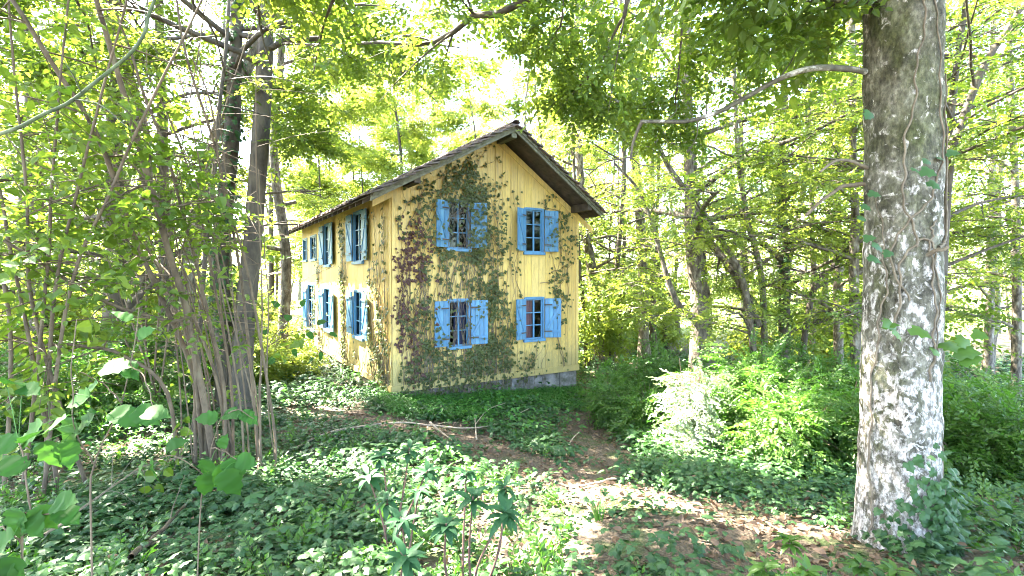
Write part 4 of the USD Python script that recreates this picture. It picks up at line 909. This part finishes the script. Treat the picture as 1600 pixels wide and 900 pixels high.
# thicket left of and behind the house
for k, (lab, px, Y, w, h) in enumerate((('bright bush beside the far end of the left house wall', 440, 17, 1.6, 2.2), ('bush in front of the far house corner, at the left', 452, 14, .8, 1.0), ('leafy bush right of the leaning grey trunk', 392, 12.6, .7, 1.0), ('tall green bush behind the two leaning trunks', 330, 14, 1.9, 2.6),
                                       ('wide bush at the left behind the hazel stems', 200, 10.5, 1.6, 1.7), ('low bush behind the hazel at the left edge', 60, 8, 1.4, 1.4), ('green bush deep on the left', 120, 14, 2.0, 2.4), ('bush at the back of the left clearing', 400, 23, 2.2, 2.4))):
    bush(lab, on_ground(px, Y), w, h, int(600*w), SPRIG_SHRUB if Y < 12 else SPRIG_MID, 'shrub_leaf' if Y < 12 else 'far_leaf', 1.3 if Y < 12 else 1.0, 370+k)
# saplings and understorey farther off
rs = np.random.default_rng(123); UNDER = {}
for k in range(40):
    y = rs.uniform(16, 44); x = y*rs.uniform(-1.0, 1.0); hp = (np.array([x, y, HZ])-C0)@HR
    if -3 < hp[0] < W+2 and -3 < hp[1] < 17: continue
    lab, grp = zone(x, y); w = rs.uniform(1.2, 2.2)
    bo = bush(lab, [x, y, float(gz(x, y))], w, rs.uniform(1.8, 5.0), int(190*w), SPRIG_FAR, 'far_leaf', 1.5, 420+k, name='understorey_bush')
    bo.SetCustomDataByKey('group', grp.replace('slim wood trees', 'low bushes')); UNDER.setdefault(grp.replace('slim wood trees', 'low bushes'), []).append((800+F*x/y, bo, lab))
rank_labels(UNDER)

# ground cover ---------------------------------------------------------------------------------------
rs = np.random.default_rng(77)
def ivy_tuft(rs, n=11, rad=.13):
    m = MB()
    for _ in range(n):
        v, f = leaf_ivy(rs.uniform(.034, .066), rs); a = rs.uniform(0, 6.28); r = rad*math.sqrt(rs.random())
        R = (Rotation.from_euler('z', a+rs.uniform(-1, 1))*Rotation.from_euler('yx', [rs.uniform(-.15, .55), rs.uniform(-.4, .4)])).as_matrix()
        m.add(xf(v, R, (r*math.cos(a), r*math.sin(a), rs.uniform(.03, .15))), f)
    return m.mesh()
TUFTS = [ivy_tuft(rs) for _ in range(8)]
def scatter(n, ymax, fn, ymin=1.2, xlim=1.25):
    y = ymin+(ymax-ymin)*rs.random(n)**1.15; x = y*rs.uniform(-xlim, xlim, n)*np.minimum(1, 1)+rs.uniform(-1.0, 1.0, n)
    k = rs.random(n) < fn(x, y); x, y = x[k], y[k]
    hp = np.column_stack([x, y, x*0+HZ]); hp = (hp-C0)@HR
    k = ~((hp[:, 0] > -.05) & (hp[:, 0] < W+.05) & (hp[:, 1] > -.05) & (hp[:, 1] < D)); x, y = x[k], y[k]
    return np.column_stack([x, y, gz(x, y)])
def zrot(n, tilt=.12):
    return (Rotation.from_euler('z', rs.uniform(0, 6.28, n))*Rotation.from_euler('xy', rs.normal(0, tilt, (n, 2)))).as_matrix()
def dens(x, y): return np.clip((1-path_mask(x, y)*.96)*(-.05+1.7*meshkit.noise(np.stack([x*.8, y*.8, x*0], -1), 31)), .12, 1)*np.where(path_mask(x, y) > .9, .35, 1)
def in_front_strip(x, y):
    hp = (np.column_stack([x, y, x*0+HZ])-C0)@HR
    return (hp[:, 0] > -.5) & (hp[:, 0] < W+.4) & (hp[:, 1] < .15) & (hp[:, 1] > -2.0-.35*np.sin(hp[:, 0]*1.7))
P_ = scatter(30000, 24, lambda x, y: dens(x, y)*np.where(in_front_strip(x, y), .35, 1))
near_cam = np.linalg.norm(P_[:, :2], axis=1) < 1.4
P_ = P_[~near_cam]
instancer(None, 'ground_ivy', TUFTS, 'ivy_leaf', P_+[0, 0, -.01], zrot(len(P_), .22), rs.uniform(.6, 1.5, len(P_))*(.75+.6*meshkit.noise(P_*[1.3, 1.3, 0], 41))*(1+.04*np.maximum(P_[:, 1]-6, 0)), kind='stuff', label='glossy dark green ivy carpeting the forest floor', cat='ivy')
def cover_tuft(rs, n=12):
    m = MB()
    for _ in range(n):
        v, f = leaf_ovate(rs.uniform(.03, .055), rs.uniform(.022, .035), .2, .3, 0); a = rs.uniform(0, 6.28); r = .1*math.sqrt(rs.random())
        R = (Rotation.from_euler('z', a)*Rotation.from_euler('yx', [rs.uniform(-.5, .4), rs.uniform(-.3, .3)])).as_matrix(); m.add(xf(v, R, (r*math.cos(a), r*math.sin(a), rs.uniform(.03, .16))), f)
    return m.mesh()
hs = rs.uniform(-.5, W+.05, 5200); ht = -np.abs(rs.uniform(.0, 1, 5200)**1.0*(2.1+.4*np.sin(hs*1.9)))-.02
q = house_to_world(np.column_stack([hs, ht, hs*0])); q[:, 2] = gz(q[:, 0], q[:, 1])
q = q[(rs.random(len(q)) < .35+.65*(1-path_mask(q[:, 0], q[:, 1])))]
instancer(None, 'low_green_cover', [cover_tuft(rs) for _ in range(6)], 'low_cover_leaf', q, zrot(len(q)), rs.uniform(.7, 1.4, len(q)), kind='stuff', label='fresh green low plants along the foot of the house gable', cat='ground cover')
P_ = scatter(5000, 30, lambda x, y: (1-path_mask(x, y))*(meshkit.noise(np.stack([x*.5, y*.5, x*0], -1), 33) > .5)*sstep(y, 5, 10)*1.0)
instancer(None, 'wild_green_cover', [cover_tuft(rs) for _ in range(5)], 'low_cover_leaf', P_, zrot(len(P_)), rs.uniform(1.3, 2.8, len(P_)), kind='stuff', label='low green woodland plants growing between the ivy', cat='ground cover')
# seedlings pushing up through the ivy
P_ = scatter(2600, 16, lambda x, y: (1-path_mask(x, y))*(meshkit.noise(np.stack([x*.9, y*.9, x*0], -1), 51) > .45), ymin=2.2)
P_ = P_[keep(P_)]; n = len(P_); a_ = rs.uniform(0, 6.28, n)
instancer(None, 'seedlings', SPRIG_SHRUB, 'shrub_leaf', P_+[0, 0, .02], frame(np.column_stack([np.cos(a_)*.7, np.sin(a_)*.7, rs.uniform(.5, 1.6, n)]), np.column_stack([rs.normal(0, .3, n), -.6+rs.normal(0, .3, n), np.ones(n)])), rs.uniform(.5, 1.2, n), kind='stuff', label='tiny green seedlings sticking up out of the ivy', cat='seedlings')
# fallen leaves
def dead(rs):
    v, f = leaf_ovate(.075, .045, rs.uniform(-.3, .5), rs.uniform(-.3, .4), 1); return xf(v, Rotation.from_euler('x', rs.uniform(-.5, .5)).as_matrix(), (0, 0, .012)), f
P_ = scatter(26000, 20, lambda x, y: .22+.78*path_mask(x, y))
instancer(None, 'leaf_litter', [dead(rs) for _ in range(6)], 'dead_leaf', P_+np.column_stack([np.zeros(len(P_))]*2+[rs.uniform(0, .02, len(P_))+.1*(rs.random(len(P_)) < .25)*(1-path_mask(P_[:, 0], P_[:, 1]))]), zrot(len(P_), .3), rs.uniform(.6, 1.25, len(P_)), kind='stuff', label='brown fallen leaves strewn over the bare track', cat='fallen leaves')
# bare twigs lying about
for k in range(24):
    P0 = scatter(60, 13, lambda x, y: x*0+1)[k % 20]
    a = rs.uniform(0, 6.28); l = rs.uniform(.3, .9); w = np.linspace(0, 1, 7)[:, None]
    q = knobbly(P0+[0, 0, .04]+np.array([math.cos(a), math.sin(a), 0])*l*w, .05, 800+k); q[:, 2] = gz(q[:, 0], q[:, 1])+.03+.08*rs.random()*w[:, 0]
    m_ = tube(q-P0, np.linspace(.008, .003, 7), 5); o = UsdGeom.Xform.Define(stage, numbered('/World', 'fallen_twig')).GetPrim(); UsdGeom.Xformable(o).AddTranslateOp().Set(Gf.Vec3d(*map(float, P0)))
    tag(o, 'thin bare twig lying in the undergrowth', 'twig', 'fallen twigs on the forest floor'); obj('stem', m_, 'vine_stem', o, smooth=True)
def gnd(px, py, h=.05): p = ground_at(px, py); p[2] += h; return p
dead_branch('fallen_branch', 'long thin pale fallen branch with a broken fork lying before the house', [gnd(432, 722), gnd(500, 690, .1), gnd(560, 678, .12), gnd(640, 671, .12), gnd(700, 676, .1), gnd(752, 677, .12), gnd(790, 668, .15), gnd(835, 648, .2)], .017, .008, 'pale_deadwood', twigs=3, seed=21, n=40)
dead_branch('fallen_branch', 'short pale split stick forking from the long fallen branch', [gnd(672, 670, .12), gnd(690, 682, .07), gnd(718, 697, .03)], .022, .009, 'pale_deadwood', twigs=0, seed=22, n=12)
dead_branch('fallen_branch', 'upright broken stub on the long fallen branch', [gnd(745, 690, .02), gnd(743, 680, .12), gnd(742, 668, .25)], .015, .007, 'pale_deadwood', twigs=1, seed=23, n=10)
dead_branch('fallen_branch', 'thin forked twig rising from the long fallen branch', [gnd(742, 676, .14), gnd(762, 660, .25), gnd(790, 651, .3)], .009, .004, 'pale_deadwood', twigs=2, seed=28, n=12)
dead_branch('fallen_branch', 'dark mossy stick slanting through the ivy at lower left', [gnd(205, 905, .15), gnd(245, 860, .12), gnd(290, 810, .14), gnd(330, 770, .2)], .02, .01, 'twig', twigs=3, seed=24)
dead_branch('fallen_branch', 'long slender stick arching over the ivy at lower left', [gnd(70, 905, .3), gnd(150, 860, .4), gnd(230, 800, .45), gnd(310, 750, .3)], .01, .004, 'vine_stem', twigs=4, seed=25)
dead_branch('fallen_branch', 'curved pale twig standing on the track right of the house', [gnd(885, 715, .02), gnd(892, 700, .1), gnd(905, 688, .15)], .014, .007, 'pale_deadwood', twigs=0, seed=26, n=12)
dead_branch('fallen_branch', 'bleached stick lying on the track in the right foreground', [gnd(905, 765, .03), gnd(940, 758, .05), gnd(972, 752, .04)], .015, .01, 'pale_deadwood', twigs=1, seed=27, n=12)
# grass tufts by the track
for k, (px, py, lab) in enumerate(((935, 812, 'tuft of long green grass beside the track'), (1003, 716, 'small pale tuft of grass left of the sunlit bush'))):
    b_ = ground_at(px, py); m = MB()
    for _ in range(46 if k == 0 else 26):
        a = rs.uniform(0, 6.28); l = rs.uniform(.18, .42)*(1 if k == 0 else .8); w = np.linspace(0, 1, 5); r0 = rs.uniform(0, .07)
        c = np.column_stack([r0*math.cos(a)+math.cos(a)*l*.55*w**1.6, r0*math.sin(a)+math.sin(a)*l*.55*w**1.6, l*(w-.35*w**2.5)]); nn = np.array([-math.sin(a), math.cos(a), 0])*.004*(1-w[:, None]*.95)
        v = np.vstack([c-nn, c+nn]); m.add(v, [q for i_ in range(4) for q in ((i_, i_+1, i_+5), (i_+1, i_+6, i_+5))])
    o = thing('grass_tuft', lab, 'grass', b_); obj('blades', m.mesh(), 'low_cover_leaf', o, kind='stuff')

# whorled laurel shrubs in the foreground -------------------------------------------------------------
noise_mat('red_twig', [(.3, (.05, .025, .02)), (.7, (.13, .07, .05))], scale=12, bscale=50, bump=.3, dist=.005)
def whorl_plant(label, base_px, Y, tops, seed, ll=.15, n=(13, 19), mat='laurel_leaf'):
    rs = np.random.default_rng(seed); b_ = on_ground(base_px, Y); o = thing('whorled_shrub', label, 'shrub', b_)
    for k, (px, py, yy, s) in enumerate(tops):
        T = at(px, py, yy); mid = b_*.45+T*.55+np.array([rs.uniform(-.08, .08), rs.uniform(-.05, .05), -.05])
        P = smooth_path([b_+[rs.uniform(-.06, .06), rs.uniform(-.06, .06), 0], mid, T], 16)
        v, f = tube(P, np.linspace(.011, .005, 16), 6); obj('stem', (v-b_, f), 'red_twig', o, smooth=True)
        ax = P[-1]-P[-3]; ax /= np.linalg.norm(ax); ax = ax*.6+np.array([0, -.15, .5]); ax /= np.linalg.norm(ax)
        cnt = int(rs.integers(*n)); a0 = rs.uniform(0, 6.28)
        e1 = np.cross(ax, [1, 0, 0]); e1 /= np.linalg.norm(e1); e2 = np.cross(ax, e1)
        for q in range(cnt):
            a = a0+q*2.39996; el = rs.uniform(-.35, .25) if q < cnt*.6 else rs.uniform(.35, .9)
            d = (e1*math.cos(a)+e2*math.sin(a))*math.cos(el)+ax*math.sin(el)
            lf = leaf_lance(ll*s*rs.uniform(.75, 1.1), .052*s*rs.uniform(.85, 1.15), rs.uniform(.15, .55))
            leaf_part(o, b_, lf, mat, P[-1]-ax*.05*rs.random(), d, ax)
whorl_plant('dark green shrub with leaf whorls on red-brown stems in the bottom centre', 735, 3.1, [(739, 775, 3.1, .9), (697, 818, 2.95, .8), (789, 800, 3.0, .9), (729, 735, 3.4, .75), (789, 760, 3.3, .75)], 61)
whorl_plant('dark green shrub with drooping leaf whorls left of the bottom centre', 640, 3.0, [(626, 808, 3.0, .85), (633, 868, 2.8, .85), (604, 780, 3.2, .75), (655, 765, 3.3, .75)], 62)
whorl_plant('small bluish shrub of narrow leaves among the ivy left of centre', 600, 3.8, [(598, 712, 4.0, 1.0), (640, 700, 4.1, .9), (575, 742, 3.8, .9), (668, 735, 3.8, .9)], 63)
whorl_plant('pale green narrow-leaved plant at the bottom right', 1225, 3.0, [(1195, 888, 3.0, .75), (1233, 842, 3.2, .75), (1262, 890, 2.9, .75)], 64, mat='shrub_leaf')
whorl_plant('pale narrow-leaved plant at the foot of the big trunk', 1370, 3.1, [(1345, 880, 3.1, .7), (1400, 890, 3.0, .7)], 65, mat='shrub_leaf')

# near hazel shoots with large leaves ----------------------------------------------------------------
def shoot(label, stems, leaves, seed, mat='shoot_leaf', r=.0045):
    rs = np.random.default_rng(seed); b_ = np.array([*at(*stems[0][0])]); b_[2] = float(gz(b_[0], b_[1]))-.03
    o = thing('hazel_shoot', label, 'shrub', b_); nodes = []
    for k, s in enumerate(stems):
        pts = [at(*q) for q in s]
        if k == 0: pts = [b_]+pts[1:]
        P = knobbly(smooth_path(pts, 18), .012, seed+k); v, f = tube(P, np.linspace(r*(1 if k == 0 else .7), .002, 18), 6); obj('stem', (v-b_, f), 'twig', o, smooth=True); nodes.append(P)
    nodes = np.vstack(nodes)
    for px, py, Y, l, ang in leaves:
        p = at(px, py, Y); near = nodes[np.argmin(np.linalg.norm(nodes-p, axis=1))]
        d = np.array([math.cos(ang), rs.uniform(-.35, .1), math.sin(ang)])
        lf = leaf_serrate(l, l*rs.uniform(.72, .9), rs)
        st_ = smooth_path([near, (near+p)/2+[0, 0, .01], p], 5); lo = leaf_part(o, b_, lf, mat, p, d, (rs.normal(0, .35), -.55+rs.normal(0, .3), .8))
        v, f = tube(st_-b_, .0014, 4); obj('stalk', (v, f), 'low_cover_leaf', lo)
shoot('near hazel shoot with broad toothed leaves at the left, in front of the ivy', [[(145, 900, 2.1), (140, 800, 2.1), (150, 720, 2.15), (185, 640, 2.2), (205, 560, 2.2), (215, 480, 2.2)], [(150, 730, 2.15), (120, 680, 2.1), (110, 600, 2.1), (118, 500, 2.15)], [(190, 630, 2.2), (160, 600, 2.2), (125, 580, 2.1)], [(205, 570, 2.2), (225, 590, 2.15), (240, 640, 2.1)]],
      [(160, 575, 2.15, .12, 0.1), (185, 570, 2.2, .11, -.3), (152, 600, 2.15, .1, -2.6), (140, 620, 2.1, .12, -2.9), (150, 645, 2.1, .13, -2.3), (178, 640, 2.1, .13, -.3), (212, 640, 2.1, .12, -.4), (225, 645, 2.05, .11, .1), (118, 655, 2.1, .14, -1.9), (100, 655, 2.0, .12, -2.7), (65, 665, 2.0, .13, -2.5), (70, 690, 2.0, .12, -1.2), (40, 690, 2.0, .12, -2.8), (100, 690, 2.05, .12, -1.0), (195, 590, 2.2, .08, 1.2), (215, 525, 2.2, .08, .5), (205, 500, 2.2, .08, 2.4)], 141)
shoot('hazel shoot with bright serrated leaves hanging in front of the stool', [[(300, 905, 2.6), (312, 800, 2.6), (322, 740, 2.5), (330, 700, 2.45), (345, 650, 2.4)], [(330, 700, 2.45), (350, 705, 2.4), (372, 720, 2.4)], [(345, 655, 2.4), (370, 640, 2.4), (395, 655, 2.4)], [(322, 745, 2.5), (280, 715, 2.4), (240, 715, 2.4)]],
      [(340, 655, 2.4, .1, 2.9), (350, 648, 2.4, .1, .2), (375, 645, 2.4, .1, -.5), (330, 720, 2.4, .12, -2.0), (345, 725, 2.38, .13, -1.4), (360, 715, 2.4, .12, -1.0), (370, 718, 2.4, .1, -.2), (325, 740, 2.4, .11, -1.7), (350, 735, 2.35, .14, -1.1), (240, 715, 2.4, .11, -1.6), (225, 725, 2.4, .1, -2.2), (260, 700, 2.4, .09, .6), (345, 700, 2.4, .07, 1.2)], 142)
shoot('yellow-green sapling leaves in the bottom left corner', [[(30, 910, 1.7), (35, 850, 1.7), (45, 800, 1.7), (40, 750, 1.7), (30, 690, 1.75)], [(45, 810, 1.7), (80, 800, 1.7), (110, 780, 1.7)], [(35, 850, 1.7), (15, 830, 1.7), (-10, 820, 1.7)]],
      [(30, 795, 1.7, .11, -1.7), (45, 800, 1.7, .1, -.9), (60, 790, 1.7, .1, -1.2), (90, 795, 1.7, .09, -.4), (20, 840, 1.65, .12, -2.6), (15, 870, 1.65, .12, -1.6), (0, 880, 1.65, .11, -1.0), (85, 785, 1.7, .1, .2), (30, 740, 1.7, .09, 2.2), (25, 700, 1.75, .09, 2.6), (40, 690, 1.75, .09, .8), (10, 600, 1.9, .1, .3), (35, 605, 1.9, .09, -.2)], 143)
shoot('slender shoot with a few yellow-green leaves left of the house wall', [[(410, 690, 8.0), (405, 600, 8.0), (420, 540, 8.0), (445, 505, 8.0), (470, 480, 8.0)], [(420, 540, 8.0), (455, 520, 8.0), (500, 515, 8.0), (520, 525, 8.0)]],
      [(495, 505, 8, .16, .3), (515, 520, 8, .15, -.4), (500, 550, 8, .14, -1.2), (490, 560, 8, .14, -2.5), (455, 500, 8, .15, 2.5), (470, 478, 8, .14, 1), (445, 520, 8, .14, 3), (480, 520, 8, .15, -.6), (435, 480, 8, .15, 2.2), (460, 545, 8, .14, -1.4), (430, 560, 8, .15, -2.6), (420, 520, 8, .14, 2.8)], 144, r=.012)

# creepers on the house ------------------------------------------------------------------------------
def wall_creeper(label, fr, strands, leaf, seed, blocked, name='wall_creeper', lsize=(.05, .105), per=20, spread=.11, wlen=W, topf=None):
    """strands: (u0, z0, u1, z1); each a wandering stem with leaves on both sides."""
    rs = np.random.default_rng(seed); o = thing(name, label, 'creeper', C0, HA); m = MB(); pos, dr, up = [], [], []
    for u0, z0, u1, z1, dn in strands:
        n = max(6, int(math.hypot(u1-u0, z1-z0)/.09)); w = np.linspace(0, 1, n)
        u = u0+(u1-u0)*w**.9+np.cumsum(rs.normal(0, .018, n))+.06*np.sin(w*9+rs.uniform(0, 6)); z = z0+(z1-z0)*w
        P = np.column_stack([u, z, .03+.012*rs.random(n)]); q = fr(P[:, 0], P[:, 1], P[:, 2]); m.add(*tube(q, np.linspace(.009, .003, n), 4))
        c = rs.poisson(per*dn*n*.09); k = rs.integers(0, n, c)
        g = meshkit.noise(np.column_stack([u[k]*2.2, z[k]*2.2, k*0+seed]), seed)
        ok = rs.random(c) < np.clip((g-.22)*2.6, .1, 1); k = k[ok]; c = len(k)
        uu, zz, oo = u[k]+rs.normal(0, spread, c), z[k]+rs.normal(0, .05, c), .035+np.abs(rs.normal(0, .035, c))
        ok = (uu > -.05) & (uu < wlen+.03) & (zz > rs.uniform(.0, .75, c))
        if topf is not None: ok &= zz < topf(uu)-.02
        for a0, a1, b0, b1, pr in blocked: ok &= ~((uu > a0) & (uu < a1) & (zz > b0) & (zz < b1) & (rs.random(c) > pr))
        uu, zz, oo = uu[ok], zz[ok], oo[ok]; c = len(uu)
        for a0, a1, b0, b1, pr in blocked:
            hit = (uu > a0-.5) & (uu < a1+.5) & (zz > b0) & (zz < b1); oo = np.where(hit, oo+.09, oo)
        pos.append(fr(uu, zz, oo)); x = np.column_stack([rs.normal(0, .7, c), rs.uniform(-1.1, .3, c), rs.uniform(-.1, .4, c)]); y = np.column_stack([rs.normal(0, .35, c), rs.uniform(0, .7, c), np.ones(c)])
        z0_ = fr(np.zeros(1), np.zeros(1), np.zeros(1)); dr.append(fr(x[:, 0], x[:, 1], x[:, 2])-z0_); up.append(fr(y[:, 0], y[:, 1], y[:, 2])-z0_)
    obj('stems', m.mesh(), 'vine_stem' if leaf != 'red_vine_leaf' else 'twig', o, smooth=True)
    pos, dr, up = np.vstack(pos), np.vstack(dr), np.vstack(up)
    instancer(o, 'leaves', [leaf_ivy(1.0, rs) for _ in range(6)], leaf, pos, frame(dr, up), rs.uniform(*lsize, len(pos)))
BLK_F = [(u0, u1, z0, z1, .12) for u0, u1, z0, z1 in FRONT_WIN]+[(u0-.45, u0, z0, z1, .15) for u0, u1, z0, z1 in FRONT_WIN]+[(u1, u1+.5, z0, z1, .28 if i_ < 2 else .12) for i_, (u0, u1, z0, z1) in enumerate(FRONT_WIN)]
BLK_L = [(u0-.6, u1+.6, z0, z1, .08) for u0, u1, z0, z1 in LEFT_WIN]
rs = np.random.default_rng(55)
def top(u): return front_top(u)
S1 = [(u, .1, u+rs.normal(.05, .2), min(float(top(np.clip(u, 0, W)))-.1, z), d) for u, z, d in
      [(rs.uniform(.75, 1.4), rs.uniform(2.5, 5.4), .75) for _ in range(17)]+[(rs.uniform(1.4, 2.1), rs.uniform(3.0, 6.3), .55) for _ in range(16)]+[(rs.uniform(1.95, 2.55), rs.uniform(4.5, 6.6), .8) for _ in range(14)]]
S1 += [(rs.uniform(1.1, 2.6), rs.uniform(2.5, 3.6), rs.uniform(1.2, 2.7), rs.uniform(5.2, 6.5), .7) for _ in range(18)]
S1 += [(rs.uniform(.25, 1.1), .1, rs.uniform(.2, 1.1), rs.uniform(1.6, 3.4), .7) for _ in range(14)]+[(rs.uniform(.1, .9), 4.0, rs.uniform(.3, 1.2), rs.uniform(4.9, 5.4), .5) for _ in range(4)]
S1 += [(rs.uniform(.3, 3.2), rs.uniform(3.4, 5.0), rs.uniform(1.0, 2.9), rs.uniform(5.4, 6.6), .6) for _ in range(14)]
wall_creeper('olive-green creeper covering the left half of the gable up to the ridge', fr_front, S1, 'wall_ivy_leaf', 1, BLK_F, topf=top)
S2 = [(rs.uniform(2.5, 2.9), .1, rs.uniform(2.5, 3.1), rs.uniform(3.0, 6.1), .9) for _ in range(12)]+[(rs.uniform(2.9, 3.4), .1, rs.uniform(2.9, 3.5), rs.uniform(2.4, 4.8), .85) for _ in range(8)]+[(rs.uniform(3.3, 4.4), .1, rs.uniform(3.4, 4.5), rs.uniform(1.0, 1.7), .55) for _ in range(8)]
wall_creeper('dark green creeper hanging between the two columns of gable windows', fr_front, S2, 'wall_ivy_leaf', 2, BLK_F, topf=top)
S3 = [(5.0, .3, 4.85, 2.2, .25), (5.1, .5, 4.7, 1.9, .8), (4.75, 2.2, 5.0, 4.9, 1.5), (4.8, 2.3, 4.6, 4.7, 1.3), (4.95, 3.0, 5.3, 4.5, 1.2), (4.9, 2.4, 5.0, 4.8, 1.4), (4.6, 3.2, 5.2, 3.4, .5), (4.4, 4.0, 5.0, 5.2, .9), (4.3, 5.0, 5.1, 4.9, .8), (4.5, 3.9, 4.4, 5.3, .9), (4.2, 2.9, 5.2, 3.0, .45), (4.7, 2.6, 5.35, 3.6, .8), (4.9, 1.0, 4.7, 3.4, .9), (5.15, 2.2, 5.2, 4.4, 1.2), (4.45, 3.6, 4.6, 5.3, 1.3), (4.35, 3.8, 4.75, 5.0, 1.2), (3.6, 2.4, 3.3, 5.4, .6), (5.0, 3.8, 4.4, 5.2, 1.0)]
wall_creeper('sparse creeper strands by the right corner of the gable', fr_front, S3, 'wall_ivy_leaf', 3, BLK_F, topf=top)
S4 = [(rs.uniform(.1, .6), rs.uniform(1.0, 2.4), rs.uniform(.15, .8), rs.uniform(3.0, 4.9), .85) for _ in range(15)]+[(rs.uniform(.2, .95), .1, rs.uniform(.2, 1.0), rs.uniform(1.5, 3.4), .3) for _ in range(6)]
wall_creeper('dark red creeper column close to the left corner of the gable', fr_front, S4, 'red_vine_leaf', 4, BLK_F, topf=top)
S5 = [(t, .0, t+rs.normal(0, .3), z, d) for t, z, d in [(rs.uniform(.2, 1.5), rs.uniform(1.5, 4.9), .5) for _ in range(30)]+[(rs.uniform(3.9, 4.9), rs.uniform(2.6, 4.9), .9) for _ in range(13)]+[(rs.uniform(1.5, 4.0), rs.uniform(.8, 1.5), .6) for _ in range(8)]]
wall_creeper('green creeper strands on the sunny left wall near the corner', fr_left, S5, 'wall_ivy_leaf', 5, BLK_L, wlen=D, topf=lambda u: u*0+5.0)
S6 = [(rs.uniform(7.6, 8.7), .0, rs.uniform(7.6, 8.7), rs.uniform(2.0, 4.9), 1.0) for _ in range(8)]+[(rs.uniform(5.0, 11.5), .0, rs.uniform(5.0, 11.5), rs.uniform(1.0, 2.4), .6) for _ in range(10)]
wall_creeper('creeper patches around the far windows of the left wall', fr_left, S6, 'wall_ivy_leaf', 6, BLK_L, wlen=D, topf=lambda u: u*0+5.0)
# thin wire from the house to the trees
wa, wb = house_to_world((W+.02, .1, 4.35)), at(1010, 392, 17.0)
w = np.linspace(0, 1, 20)[:, None]; q = wa+(wb-wa)*w-np.array([0, 0, .12])*4*w*(1-w)
o = thing('overhead_wire', 'thin dark wire running right from the house corner into the trees', 'wire', wa); obj('strand', tube(q-wa, .012, 5), 'dark_wood', o)
